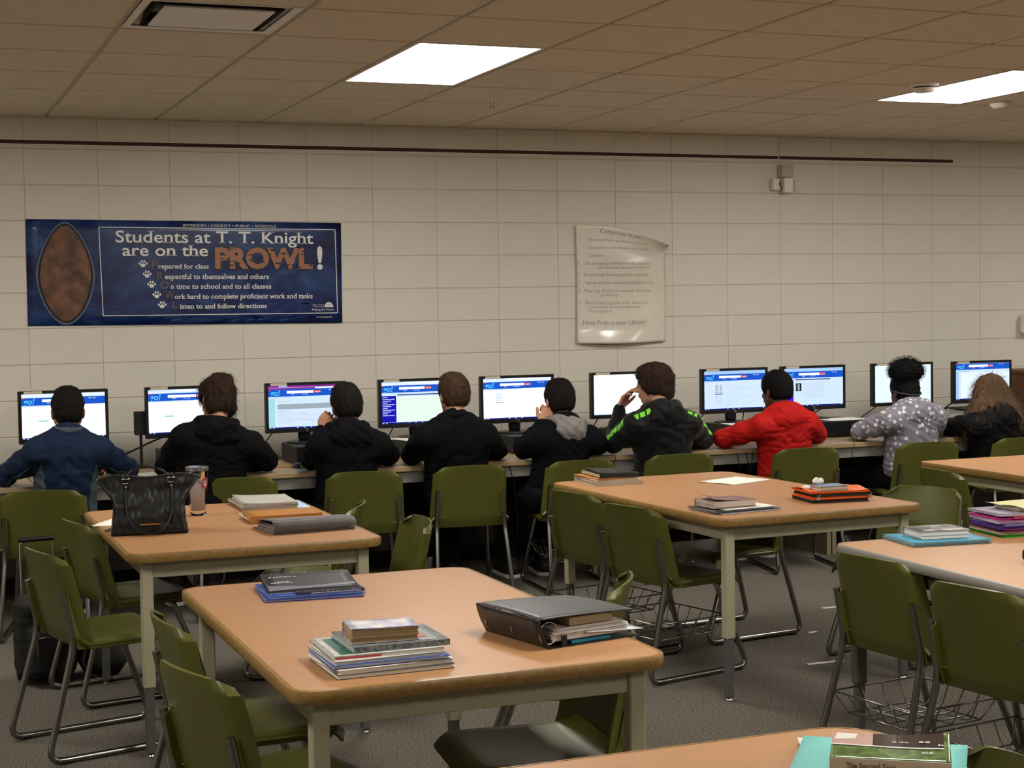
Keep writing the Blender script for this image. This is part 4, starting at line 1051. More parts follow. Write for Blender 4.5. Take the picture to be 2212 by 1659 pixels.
# grey-edged table -------------------------------------------------------------
S = 'teal folders'
folder('lower dark teal folder under the white book', 3.415, 4.70, TZ, .30, .23, .006, -.12, '#1b6076', S, seed=13)
folder('upper sky teal folder under the white book', 3.42, 4.705, TZ+.0064, .30, .235, .007, -.14, '#3f9dbb', S, seed=14)
book('paperback', 'thick white-paged book with a dark photo cover on the teal folders', 3.425, 4.715, TZ+.0142, .185, .14, .030, -.16, '#4b4a4a', '#d9d6d0', 'book', 'B', coverm=mat('photo_cover', '#2e2e2e', .25, noise=(16, 0, '#b9b6b0')), seed=26)
S = 'tall pile of coloured folders and notebooks'
X, Y = 3.80, 4.74; z = TZ
for i, (nm, lab, col, pg, hh, dx, rz) in enumerate((('f', 'bright green folder at the bottom of the colourful pile', '#3f9a2c', '#4a9a34', .010, 0, -.04), ('b', 'brown-grey notebook above the green folder', '#5b4a42', '#b8ad9c', .010, -.006, -.10),
        ('f', 'maroon folder in the colourful pile', '#8a2450', '#8a3058', .008, .004, -.03), ('b', 'dark purple notebook in the lower colourful pile', '#4a2a88', '#5a3c9c', .010, -.004, -.12), ('f', 'violet folder in the colourful pile', '#5d34a8', '#c9bcdc', .010, .008, -.06),
        ('b', 'lilac paper pad in the colourful pile', '#a58bb8', '#e6dde6', .010, -.008, -.15), ('f', 'hot pink folder in the upper colourful pile', '#d840a4', '#d860b0', .007, -.01, -.10), ('f', 'coral pink folder in the upper colourful pile', '#d84c70', '#d86a86', .008, .03, .02),
        ('b', 'lilac-grey notebook near the top of the colourful pile', '#9c93a6', '#dcd6e0', .008, -.012, -.08), ('b', 'dark-covered paperback under the yellow booklet', '#6a6152', '#ddd6c6', .016, .05, -.05))):
    wd = (.27, .21) if i < 9 else (.20, .15)
    if nm == 'f': folder(lab, X+dx, Y, z, wd[0], wd[1], hh, rz, col, S, seed=30+i, inner=pg)
    else: book('notebook', lab, X+dx, Y, z, wd[0], wd[1], hh, rz, col, pg, 'notebook', 'R', group=S, seed=30+i)
    z += hh+.0004
sheet('pale yellow booklet on top of the colourful pile', X+.045, Y, z, .24, .19, .1, mat('yellow_paper', '#e4dfa4', .7), curl=.02, group=S)
t = thing('pencil_pouch', 'small black pouch at the right picture edge on the grey-edged table', 'pouch', (3.455, 4.16, TZ))
MB().box((-.085, -.04, 0), (.085, .04, .05), bev=.014).build('body', M_mattblack, t)
MB().box((-.08, -.002, .049), (.08, .002, .052)).build('zip', M_chrome, t)
# bottom table: turquoise folders and book -----------------------------------------
M_turq = '#6fc4bc'
S = 'turquoise folders at the bottom edge'
folder('lowest turquoise folder of the bottom edge stack', 1.625, 2.405, TZ, .29, .27, .006, -.60, '#4fa39c', S, seed=40)
sheet('white papers between the turquoise folders', 1.625, 2.41, TZ+.0063, .28, .25, -.62, curl=.004)
folder('upper turquoise folder under the green picture book', 1.635, 2.42, TZ+.012, .30, .28, .008, -.66, M_turq, S, seed=41)
sheet('white sheet corner behind the green picture book', 1.635, 2.575, TZ+.0085, .12, .10, -.45, curl=.004)
bk_ = t = thing('photo_book', 'book with a green leaf cover photo and the spine text The Second Trial', 'book', (1.618, 2.362, TZ+.0215), -.607)
bk_.scale = (.95, 1, 1)
MB().box((-.105, -.068, .001), (.105, .07, .036)).build('pages', mat('pages_grey', '#c9c2b4', .8), t)
M_ph1 = mat('cover_green_photo', '#3c5a2a', .15, noise=(45, 0, '#6d8a48'), coat=.5); M_ph2 = mat('cover_dark_photo', '#3a302f', .12, noise=(30, .4), coat=.5); M_ph3 = mat('cover_pink_photo', '#d8b3a6', .12, noise=(20, .1), coat=.5)
def cov(u, v): return (-.107+.214*u, -.071+.144*v, .037+.035*max(0, u-.55)**1.6*v+.006*v)
cvm = MB().shell(cov, 20, 12, .001, M_ph1)
cvm.build('front_cover', None, t)
pr = MB()
def patch(pts, off, m): pr.add([(cov(u, v)[0], cov(u, v)[1], cov(u, v)[2]+off) for u, v in pts], [tuple(range(len(pts)))], m)
for i in range(19):
    u0, u1 = i/20, (i+1)/20; vb = .52-.10*u0; m = M_ph3 if i < 7 else M_ph2
    patch([(u0, vb), (u1, vb-.005), (u1, .99), (u0, .99)], .0011, m)
    patch([(u0, vb-.015), (u1, vb-.02), (u1, vb+.025), (u0, vb+.03)], .0015, mat('cover_white_line', '#d8d4cc', .3))
patch([(.02, .7), (.2, .75), (.22, .95), (.04, .97)], .0016, mat('cover_white', '#e6e0d8', .3))
for u, v, s, L in ((.52, .62, .009, .03), (.74, .62, .014, .016), (.80, .40, .010, .016), (.76, .22, .012, .014), (.90, .5, .012, .01)):
    put_marks(pr, lambda a, b: (cov(u, v)[0]+a, cov(u, v)[1]+b, cov(u, v)[2]+.0035), 0, 0, L, s, M_bw, int(u*100))
pr.build('cover_print', None, t)
MB().box((-.107, -.073, 0), (.107, -.0695, .0375)).build('spine', mat('spine_grey', '#b9b3a2', .4), t)
pr = MB(); put_text(pr, 'The Second Trial', lambda a, b: (-.078+a, -.0735, .0215+b), 0, 0, .0125, width=.088, m=mat('brown_ink', '#5d4a40', .5), serif=True, bold=.0002)
put_text(pr, 'ROSEMARY', lambda a, b: (.045+a, -.0735, .0215+b), 0, 0, .009, width=.05, m=mat('brown_ink', '#5d4a40'), serif=True)
pr.build('spine_lettering', None, t)
MB().box((-.107, -.071, 0), (.107, .071, .001)).build('back_cover', mat('spine_grey', '#b9b3a2'), t)

# ---------------------------------------------------------------- floor things
M_nylon = mat('black_nylon', '#070708', .75, noise=(30, .3), bump=(200, .2))
def rb(P, c, hx, r):
    q = np.abs(P-np.asarray(c))-np.asarray(hx)+r
    return np.linalg.norm(np.maximum(q, 0), axis=1)+np.minimum(q.max(1), 0)-r
t = thing('rolling_backpack', 'black wheeled backpack with a raised silver handle left of the handbag table', 'backpack', (.60, 7.16, 0), .15)
sdf_obj('main_body', lambda P: (smin(rb(P, (0, 0, .20), (.12, .10, .175), .05), rb(P, (0, -.11, .15), (.095, .05, .11), .04), .02)+.004*wob(P, 26, 5))*.85, (-.16, -.2, -.01), (.16, .14, .41), .006, M_nylon, t)
MB().tube(fillet([(-.07, .105, .12), (-.07, .105, .60), (.07, .105, .60), (.07, .105, .12)], .02, 4), .006, n=8).build('trolley_frame', M_chrome, t)
MB().tube([(-.075, .105, .605), (.075, .105, .605)], .012, n=10).build('handle_grip', M_black, t)
MB().tube([(-.07, -.163, .12), (-.07, -.165, .22), (.07, -.165, .22), (.07, -.163, .12)], .002, n=6).build('zipper', mat('zip_grey', '#6f6f72', .3, .8), t)
for s in (-1, 1): MB().lathe([(0, -.01), (.028, -.01), (.03, 0), (.028, .01), (0, .01)], n=18, T=Matrix.Translation((s*.09, .09, .03)) @ Matrix.Rotation(math.pi/2, 4, 'Y')).build('wheel', M_mattblack, t)
t = thing('backpack', 'slumped black backpack on the carpet beside the wheeled one', 'backpack', (.84, 7.20, 0), -.2)
sdf_obj('main_body', lambda P: (smin(ell(P, (0, 0, .11), (.115, .11, .125)), ell(P, (.03, -.06, .07), (.08, .07, .07)), .03)+.008*wob(P, 24, 7))*.8, (-.16, -.17, -.01), (.17, .15, .27), .006, M_nylon, t)
MB().tube(fillet([(-.05, -.1, .16), (-.07, -.16, .08), (-.03, -.15, .02), (.06, -.17, .012)], .03, 4), .008, n=6).build('strap', M_nylon, t)
# ball under the desk
t = thing('football', 'black and white football on the carpet under the desk', 'ball', (1.64, 9.02, .105))
ph = (1+5**.5)/2; IC = [Vector(v).normalized() for v in ((0, 1, ph), (0, -1, ph), (0, 1, -ph), (0, -1, -ph), (1, ph, 0), (-1, ph, 0), (1, -ph, 0), (-1, -ph, 0), (ph, 0, 1), (-ph, 0, 1), (ph, 0, -1), (-ph, 0, -1))]
mb = MB(); Mw, Mk = mat('ball_white', '#dcd8d0', .35), M_black
nu, nv = 48, 24; vs = [Vector((math.sin(math.pi*j/nv)*math.cos(2*math.pi*i/nu), math.sin(math.pi*j/nv)*math.sin(2*math.pi*i/nu), math.cos(math.pi*j/nv))) for j in range(nv+1) for i in range(nu)]
for col in (0, 1):
    F = []
    for j in range(nv):
        for i in range(nu):
            f = (j*nu+i, j*nu+(i+1) % nu, (j+1)*nu+(i+1) % nu, (j+1)*nu+i); c = sum((vs[k] for k in f), Vector()).normalized()
            if (max(c.dot(p) for p in IC) > .93) == bool(col): F.append(f)
    mb.add([v*.105 for v in vs], F, (Mw, Mk)[col], True)
mb.build('shell', None, t)
for i, (x, y, L, rz, lab) in enumerate(((3.80, 6.035, .18, 0, 'white strip of tape on the carpet near the grey table leg'), (4.53, 7.12, .12, 0, 'short white strip of tape on the carpet farther back'), (4.10, 6.62, .05, .3, 'tiny white paper scrap on the carpet'))):
    o = MB().box((-L/2, -.012, 0), (L/2, .012, .0015)).build('floor_tape', mat('masking_tape', '#d8d0c2', .7), None, (x, y, .0002)); o.rotation_euler = (0, 0, rz); tag(o, lab, 'tape')
# ---------------------------------------------------------------- people
class Blob:
    """smoothly blended capsules and ellipsoids with culling"""
    def __init__(s, post=None): s.p = []; s.post = post; s.sub = []
    def cap(s, a, b, ra, rb=None, k=.02):
        a = np.array(a, float); b = np.array(b, float); rb = ra if rb is None else rb
        R = max(ra, rb)+.09; s.p.append((0, a, b, ra, rb, k, np.minimum(a, b)-R, np.maximum(a, b)+R)); return s
    def ell(s, c, r, R=None, k=.03):
        c = np.array(c, float); q = max(r)+.09; s.p.append((1, c, r, R, 0, k, c-q, c+q)); return s
    def path(s, pts, rs, k=.02):
        for i in range(len(pts)-1): s.cap(pts[i], pts[i+1], rs[i], rs[i+1], k)
        return s
    def bounds(s, m=.03):
        return np.min([p[6] for p in s.p], 0)+.09-m, np.max([p[7] for p in s.p], 0)-.09+m
    def __call__(s, P):
        lo, hi = P.min(0), P.max(0)
        d = np.full(len(P), .12)
        big = (hi-lo).max() > .6
        for p in s.p:
            if not big and (np.any(p[6] > hi) or np.any(p[7] < lo)): continue
            v = cap(P, p[1], p[2], p[3], p[4]) if p[0] == 0 else ell(P, p[1], p[2], p[3])
            d = smin(d, v, p[5])
        if s.post: d = s.post(P, d)
        return d
_old = sdf_arrays
def sdf_arrays(fn, lo, hi, h, pad=0.02):
    lo = np.asarray(lo, float); hi = np.asarray(hi, float); B = 6
    nb = np.ceil((hi-lo)/(h*B)).astype(int); n = nb*B+1
    V = np.full(tuple(n), 1.0, np.float32)
    bi = np.stack(np.meshgrid(*[np.arange(k) for k in nb], indexing='ij'), -1).reshape(-1, 3)
    d = fn(lo+(bi+.5)*B*h); near = np.abs(d) < B*h*.87*1.25+pad
    for x, y, z in bi[~near & (d < 0)]: V[x*B:(x+1)*B+1, y*B:(y+1)*B+1, z*B:(z+1)*B+1] = -1
    g = np.stack(np.meshgrid(*[np.arange(B+1)]*3, indexing='ij'), -1).reshape(-1, 3)
    nbk = bi[near]; S = max(1, int(round(.09/(B*h))))
    key = nbk//S; key = key[:, 0]*1000000+key[:, 1]*1000+key[:, 2]
    order = np.argsort(key, kind='stable'); nbk = nbk[order]; key = key[order]
    cuts = np.flatnonzero(np.diff(key))+1
    for grp in np.split(nbk, cuts):
        if len(grp) == 0: continue
        I = (grp[:, None, :]*B+g[None]).reshape(-1, 3)
        V[I[:, 0], I[:, 1], I[:, 2]] = fn(lo+I*h)
    return surf_nets(V, lo, h)

def A(*v): return np.array(v, float)
def nrm(v): return v/np.linalg.norm(v)
def hand(B, W, d, n, side, curl=(.5, .5, .5, .5), thumb=.3, sc_=1.0, spread=.10):
    """W wrist, d towards the fingers, n back of the hand, side towards the thumb; curl is each finger's bend per joint"""
    d = nrm(d); n = nrm(n-d*(n@d)); s = np.cross(d, n); s = s if s@side > 0 else -s
    for i in range(4):
        o = (1.5-i)*.019*sc_; L = (.082, .084, .080, .073)[i]*sc_
        K = W+d*L+s*o-n*.003*abs(1.5-i)
        B.cap(W+s*o*.55, K, .013*sc_, .0105*sc_, .008)
        a = 0; p = K; fd = nrm(d+s*spread*(1.5-i)/1.5)
        for j, (l, r0, r1) in enumerate(((.038, .0088, .008), (.025, .008, .0074), (.019, .0074, .0064))):
            l = l*sc_*(.95, 1.05, 1.0, .8)[i]; a += curl[i]*(1.0, 1.15, .8)[j]
            q = p+(fd*math.cos(a)-n*math.sin(a))*l; B.cap(p, q, r0*sc_, r1*sc_, .003); p = q
    p0 = W+d*.018*sc_+s*.016*sc_-n*.004; t1 = nrm(d*.75+s*.8-n*(.15+thumb*.5)); t2 = nrm(d*.95+s*.35-n*(.2+thumb)); t3 = nrm(d*1.0+s*.05-n*(.2+thumb*1.4))
    p1 = p0+t1*.038*sc_; p2 = p1+t2*.030*sc_; p3 = p2+t3*.024*sc_
    B.cap(p0, p1, .0145*sc_, .0105*sc_, .008).cap(p1, p2, .010*sc_, .009*sc_, .003).cap(p2, p3, .009*sc_, .007*sc_, .003)

def head_rot(yaw, pitch, tilt):
    return np.array(Matrix.Rotation(yaw, 3, 'Z') @ Matrix.Rotation(pitch, 3, 'X') @ Matrix.Rotation(tilt, 3, 'Y'))

def cloth(name, col, rough=.9, n=.25, sheen=.0, bump=(260, .25)): return mat(name, col, rough, noise=(18, n), bump=bump, sheen=sheen, spec=.15)
SKIN = {'light': mat('skin_light', '#c08c70', .5, noise=(30, .08), spec=.35), 'dark': mat('skin_dark', '#5f3f2e', .5, noise=(30, .1), spec=.35), 'mid': mat('skin_mid', '#b07c5e', .5, noise=(30, .08), spec=.35)}
M_eye = mat('eye_white', '#e8e4dc', .2); M_iris = mat('iris_dark', '#2a1a10', .2)
M_lips = mat('lips', '#9c5c50', .5)

def person(lab, J, skin='light', head=(0, 0, 0), jacket='#16171a', hair='short', haircol='#1a1411', trousers='#1b1c22', hood=True, shoe='#202022', hsc=1.0, jm=None, hoodm=None, hands=None, hs=1.0, width=1.0, hoodcol=None, knees=None):
    J = {k: A(*v) for k, v in J.items()}
    P = J['P'].copy(); P[2] = .53; P[1] = 8.325
    N, SL, SR, EL, ER, H = J['N'], J['SL'], J['SR'], J['EL'], J['ER'], J['H']
    for E in (EL, ER): E[2] = max(E[2], DZ+.052)
    org = A(P[0], P[1], 0)
    P, N, SL, SR, EL, ER, H = [v-org for v in (P, N, SL, SR, EL, ER, H)]
    WL = J['WL']-org if 'WL' in J else A(.45*EL[0]+.55*H[0]-.03, EL[1]+.19, DZ+.045)
    WR = J['WR']-org if 'WR' in J else A(.45*ER[0]+.55*H[0]+.03, ER[1]+.17, DZ+.045)
    up = nrm(N-P); rt = nrm(SR-SL); rt = nrm(rt-up*(rt@up)); fw = np.cross(up, rt); F = np.stack([rt, fw, up], 1)
    t = thing('person', lab, 'person', tuple(org))
    Rh = head_rot(*head)
    def hp(*v): return H+Rh@(A(*v)*hsc)
    hR = Rh
    # continuous body in skin
    B = Blob(); C = P+(N-P)*.66
    B.ell(C, (.12, .085, .17), F).ell(P+(N-P)*.3, (.11, .085, .17), F).ell(P+up*.02, (.13, .095, .10), F)
    B.cap(N-up*.05, N+.0*up, .055, .050, .03).cap(N, hp(0, -.02, -.06), .050, .049, .02)
    B.cap(SL, SR, .045, .045, .03)
    for S_, E, W in ((SL, EL, WL), (SR, ER, WR)): B.cap(S_, E, .042, .034).cap(E, W, .034, .024)
    hp_ = []
    kn = knees or ((-.10, .46), (.10, .46))
    for s, (kx, ky) in zip((-1, 1), kn):
        hj = P+A(s*.085, .02, -.03); K = A(kx*1.0, ky-.02, .50); An = A(kx*1.05, ky-.04, .10); To = An+A(kx*.1, .14, -.055)
        hp_.append((hj, K, An, To)); B.cap(hj, K, .066, .047, .03).cap(K, An, .045, .032, .02).cap(An, To, .034, .022, .02)
    # head: skull, face, jaw, nose, ears
    B.ell(hp(0, -.012, .030), tuple(hsc*v for v in (.072, .091, .082)), hR, .02).ell(hp(0, .028, -.030), tuple(hsc*v for v in (.056, .062, .078)), hR, .02)
    B.ell(hp(0, .052, -.088), tuple(hsc*v for v in (.026, .024, .020)), hR, .02).cap(hp(-.05, -.0, -.05), hp(-.018, .05, -.088), .018, .014, .02).cap(hp(.05, -.0, -.05), hp(.018, .05, -.088), .018, .014, .02)
    B.cap(hp(0, .084, .012), hp(0, .103, -.028), .008, .0125, .012).cap(hp(-.010, .094, -.030), hp(.010, .094, -.030), .0085, .0085, .008)
    B.cap(hp(-.030, .078, .022), hp(-.012, .083, .020), .009, .009, .012).cap(hp(.030, .078, .022), hp(.012, .083, .020), .009, .009, .012)
    B.cap(hp(-.016, .086, -.056), hp(.016, .086, -.056), .0065, .0065, .006).cap(hp(-.012, .084, -.066), hp(.012, .084, -.066), .0065, .0065, .006)
    for s in (-1, 1):
        B.ell(hp(s*.074, -.008, -.012), tuple(hsc*v for v in (.008, .018, .030)), hR@np.array(Matrix.Rotation(s*.35, 3, 'Z')), .006).cap(hp(s*.070, .004, -.032), hp(s*.076, -.018, .004), .007, .006, .006)
    HD = hands or {}
    for side, E, W in (('L', EL, WL), ('R', ER, WR)):
        if side in HD: kw = HD[side]; hand(B, W, *[A(*q) for q in kw['dir']], curl=kw.get('curl', (.5,)*4), thumb=kw.get('thumb', .3))
        else:
            d = nrm(W-E); d[2] = -.05; hand(B, W, d, A(0, 0, 1), A(1 if side == 'L' else -1, .2, 0), (.28, .25, .25, .3), .1)
    lo, hi = B.bounds(); lo[2] = -.01
    sdf_obj('body', B, lo, hi, .0055, SKIN[skin], t)
    for s in (-1, 1):
        e = hp(s*.029, .0685, .004); o = MB().lathe([(0, .011), (.0055, .0095), (.0095, .0055), (.011, 0), (.0095, -.0055), (0, -.011)], n=14).build('eye', M_eye, t, tuple(e))
        MB().lathe([(0, .0122), (.003, .0115), (.0052, .0098)], n=12, T=Matrix(Rh.tolist()).to_4x4() @ Matrix.Rotation(-math.pi/2, 4, 'X')).build('iris', M_iris, o)
    # jacket
    jc = jm or cloth('jacket_'+jacket, jacket)
    sp = F.copy()
    hw = np.linalg.norm(SR-SL)/2
    def wr(Pt, d):
        q = Pt-C; qa = q@F
        sd = int(org[0]*3) % 7; w1 = wob(qa, 9, sd)*.05; w2 = wob(qa, 13, sd+1)*.05
        qw = np.stack([qa[:, 0]+w1, qa[:, 1]+w2, qa[:, 2]+w2-w1*.5], 1)
        f1 = wob(qw*A(.7, .7, 1.2), 22, sd, 5); f2 = 1-np.abs(wob(qw*A(1, .8, 1.1), 34, sd+2, 4))*2
        fold = .006*f1-.0035*f2+.0012*wob(qw, 75, sd+3)
        return (d+fold)*.85
    G = Blob(wr)
    G.ell(C+up*.01, (hw*.98+.02, .125, .20), F, .05).ell(P+(N-P)*.30-fw*.004, ((hw*.8+.03)*width, .12, .21), F, .05).ell(P+up*.04, ((hw*.82+.03)*width, .12, .12), F, .05)
    G.cap(SL, SR, .066, .066, .05).cap(N-up*.03, SL+up*.005, .055, .055, .05).cap(N-up*.03, SR+up*.005, .055, .055, .05).cap(N-up*.05, N-up*.008, .062, .058, .03)
    for S_, E, W in ((SL, EL, WL), (SR, ER, WR)):
        m = (S_+E)/2; G.path([S_, m, E], [.064, .061, .052], .03); w2 = E+(W-E)*.93; G.path([E, (E+w2)/2, w2], [.053, .048, .038], .02)
        G.cap(E+(W-E)*.90, E+(W-E)*.96, .036, .036, .006)
    lo, hi = G.bounds(); jo = sdf_obj('jacket', G, lo, hi, .006, jc, t)
    # trousers and shoes
    tm = cloth('trousers_'+trousers, trousers, n=.2)
    Q = Blob(lambda Pt, d: (d+.004*wob(Pt, 50, 3))*.9)
    Q.ell(P+up*.0, (.165, .14, .10), F, .04)
    for hj, K, An, To in hp_: Q.path([hj, K], [.084, .064], .03).path([K, An+A(0, 0, .0)], [.062, .047], .02)
    lo, hi = Q.bounds(); sdf_obj('trousers', Q, lo, hi, .008, tm, t)
    sm = mat('shoe_'+shoe, shoe, .5); so = mat('shoe_sole', '#d9d6ce', .6)
    for hj, K, An, To in hp_:
        D = nrm((To-An)*A(1, 1, 0)); h0 = A(An[0], An[1], .055)-D*.035; tt = A(An[0], An[1], .045)+D*.165
        X = Blob(lambda Pt, d: smax(d, .022-Pt[:, 2], .004)); X.path([h0, h0+D*.09, tt], [.047, .043, .034], .02).cap(h0+D*.03, h0+D*.03+A(0, 0, .05), .044, .042)
        lo, hi = X.bounds(); s_ = sdf_obj('shoe', X, lo, hi, .006, sm, t)
        Y = Blob(lambda Pt, d: smax(smax(d, Pt[:, 2]-.024, .002), .001-Pt[:, 2], .002)); Y.path([h0*A(1, 1, .3), (h0+D*.09)*A(1, 1, .3), tt*A(1, 1, .3)], [.05, .046, .038], .02)
        lo, hi = Y.bounds(); sdf_obj('sole', Y, lo, hi, .006, so, s_)
    # hood or collar
    if hood:
        hm = hoodm or jc
        def hpst(Pt, d):
            inner = ell(Pt, N+up*.055-fw*.012, (.070, .066, .080), F)
            q = (Pt-N)@F
            w1 = wob(q, 14, 3)*.04; qw = q+w1[:, None]*A(1, .5, -1)
            return (smax(d, -inner, .012)+.006*wob(qw*A(1, .6, 1.0), 32, int(org[0]*5) % 6, 4)-.003*(1-2*np.abs(wob(qw, 45, 2, 3))))*.85
        K_ = Blob(hpst); pts = []
        for a in np.linspace(-2.5, 2.5, 11):
            pts.append(N+rt*math.sin(a)*.092-fw*(math.cos(a)*.070-.012)+up*(.012+.012*math.cos(a)))
        K_.path(pts, [.020+.012*max(0, math.cos(a)) for a in np.linspace(-2.5, 2.5, 11)], .03)
        K_.ell(N-fw*.085-up*.050*hs, (.105*hs, .038, .088*hs), F, .05).ell(N-fw*.082-up*.02, (.115*hs, .033, .042), F, .04)
        lo, hi = K_.bounds(); sdf_obj('hood', K_, lo, hi, .005, hm, jo)
    else:
        col = hoodcol
        def cp(Pt, d): return smax(smax(d, -cap(Pt, N-up*.1, N+up*.12, .057, .057), .004), (Pt-N)@up-.042+.012*wob(Pt, 30, 1), .006)
        K_ = Blob(cp); K_.cap(N-up*.03, N+up*.06, .072, .068, .02)
        lo, hi = K_.bounds(); sdf_obj('collar', K_, lo, hi, .004, cloth('collar_'+col, col) if col else jc, jo)
    # hair
    hmt = mat('hair_'+haircol, haircol, .7, noise=(55, .45), bump=(300, .5), spec=.2)
    HB = Blob()
    vol = {'short': .004, 'messy': .014, 'bowl': .014, 'buzz': .006, 'puff': .004, 'long': .014, 'crop': .007}[hair]
    sc = lambda r: tuple(hsc*(v+vol) for v in r)
    HB.ell(hp(0, -.013, .033), sc((.078, .096, .086)), hR, .02).ell(hp(0, -.045, -.018), sc((.064, .056, .060)), hR, .03)
    low = {'short': -.070, 'messy': -.085, 'bowl': -.100, 'buzz': -.060, 'puff': -.07, 'long': -.3, 'crop': -.065}[hair]
    amp, fr_ = {'short': (.003, 90), 'messy': (.008, 60), 'bowl': (.005, 70), 'buzz': (.003, 200), 'puff': (.003, 120), 'long': (.006, 60), 'crop': (.003, 120)}[hair]
    if hair == 'messy': HB.ell(hp(.055, -.055, -.075), (.030, .035, .040), hR, .03).ell(hp(-.05, -.05, -.055), (.035, .035, .04), hR, .03).ell(hp(.02, -.03, .10), (.05, .06, .03), hR, .03)
    if hair == 'bowl': HB.ell(hp(0, -.06, -.055), (.062, .050, .055), hR, .03).ell(hp(0, .045, .075), (.065, .05, .04), hR, .03).ell(hp(-.06, .0, .0), (.03, .05, .05), hR, .03).ell(hp(.06, .0, .0), (.03, .05, .05), hR, .03)
    if hair == 'crop': HB.ell(hp(0, .01, .095), (.055, .07, .028), hR, .03)
    if hair == 'short': HB.ell(hp(0, .0, .10), (.05, .06, .022), hR, .03)
    if hair == 'long':
        for s in (-1, -.5, 0, .5, 1):
            HB.path([hp(s*.06, -.05, .0), hp(s*.10, -.075, -.09), hp(s*.14-.01, -.085, -.17), hp(s*.17-.03, -.075, -.215)], [.048, .046, .038, .018], .04)
        HB.path([hp(-.07, .0, 0), hp(-.12, -.01, -.12), hp(-.17, -.02, -.2), hp(-.19, -.02, -.25)], [.04, .035, .03, .012], .04)
        HB.path([hp(.07, .0, 0), hp(.13, -.03, -.10), hp(.19, -.04, -.17)], [.04, .035, .02], .04)
    def hpost(Pt, d):
        q = (Pt-H)@Rh/hsc
        face = ell(q, (0, .098, -.045), (.066, .078, .092) if hair != 'bowl' else (.060, .066, .085))
        d = smax(d, -face, .010)
        if hair not in ('long',):
            d = smax(d, -(q[:, 2]-low)-.25*(q[:, 1]+.05), .010)
            if hair != 'bowl':
                ea = np.minimum(ell(q, (.084, .0, -.020), (.020, .026, .034)), ell(q, (-.084, .0, -.020), (.020, .026, .034))); d = smax(d, -ea, .006)
                sd = np.maximum(-(q[:, 1]-.028), q[:, 2]+.02); d = smax(d, -np.maximum(q[:, 1]-.012, -(q[:, 2]+.0))*-1 if False else d, .001)
        st = A(1, 1, .45) if hair not in ('buzz', 'puff') else A(1, 1, 1)
        return (d+amp*wob(q*st, fr_, int(org[0]*9) % 6)+amp*.6*wob(q*st, fr_*2.3, 4))*.8
    HB.post = hpost
    lo, hi = HB.bounds(.02); ho = sdf_obj('hair', HB, lo, hi, .0035, hmt, t)
    strands(ho, H, Rh, hair, hmt, seed=int(org[0]*10))
    t['_'] = 0; del t['_']
    return dict(t=t, jo=jo, G=G, H=H, Rh=Rh, hp=hp, N=N, F=F, C=C, SL=SL, SR=SR, EL=EL, ER=ER, ho=ho, hmt=hmt, WL=WL)

def strands(ho, H, Rh, style, m, seed=0):
    me = ho.data; n = len(me.vertices); co = np.empty(n*3, np.float32); me.vertices.foreach_get('co', co); co = co.reshape(-1, 3)
    no = np.empty(n*3, np.float32); me.vertex_normals.foreach_get('vector', no); no = no.reshape(-1, 3)
    r = np.random.default_rng(seed)
    cnt = {'short': 900, 'messy': 1500, 'bowl': 1500, 'buzz': 1600, 'puff': 700, 'long': 3200, 'crop': 1200}[style]
    L = {'short': .014, 'messy': .035, 'bowl': .035, 'buzz': .006, 'puff': .006, 'long': .07, 'crop': .018}[style]
    crown = H+Rh@A(0, -.03, .11)
    V = []; F = []
    for i in r.choice(n, cnt):
        p = co[i].astype(float); q = no[i].astype(float)
        away = p-crown; dn = away*1.0+A(0, 0, -.06 if style in ('long', 'bowl', 'messy') else -.02)
        tg = dn-q*(dn@q); tg = tg/(np.linalg.norm(tg)+1e-6)+r.normal(size=3)*(.28 if style in ('messy', 'long') else .15)+q*(.9 if style in ('buzz',) else (.22 if style != 'bowl' else .1))
        tg = nrm(tg); s = nrm(np.cross(tg, q))*.0009; l = L*r.uniform(.6, 1.3); o = len(V)
        bend = A(0, 0, -.2)*l if style in ('long', 'messy') else -q*l*.25
        wv = nrm(np.cross(tg, q))*l*.09*r.normal()
        a, b, c = p-q*.001, p+tg*l*.5+q*.002+wv, p+tg*l+bend
        V += [a-s, a+s, b+s, b-s, c]; F += [(o, o+1, o+2, o+3), (o+3, o+2, o+4)]
    MB().add(V, F, m, True).build('hair_strands', None, ho, kind='stuff')

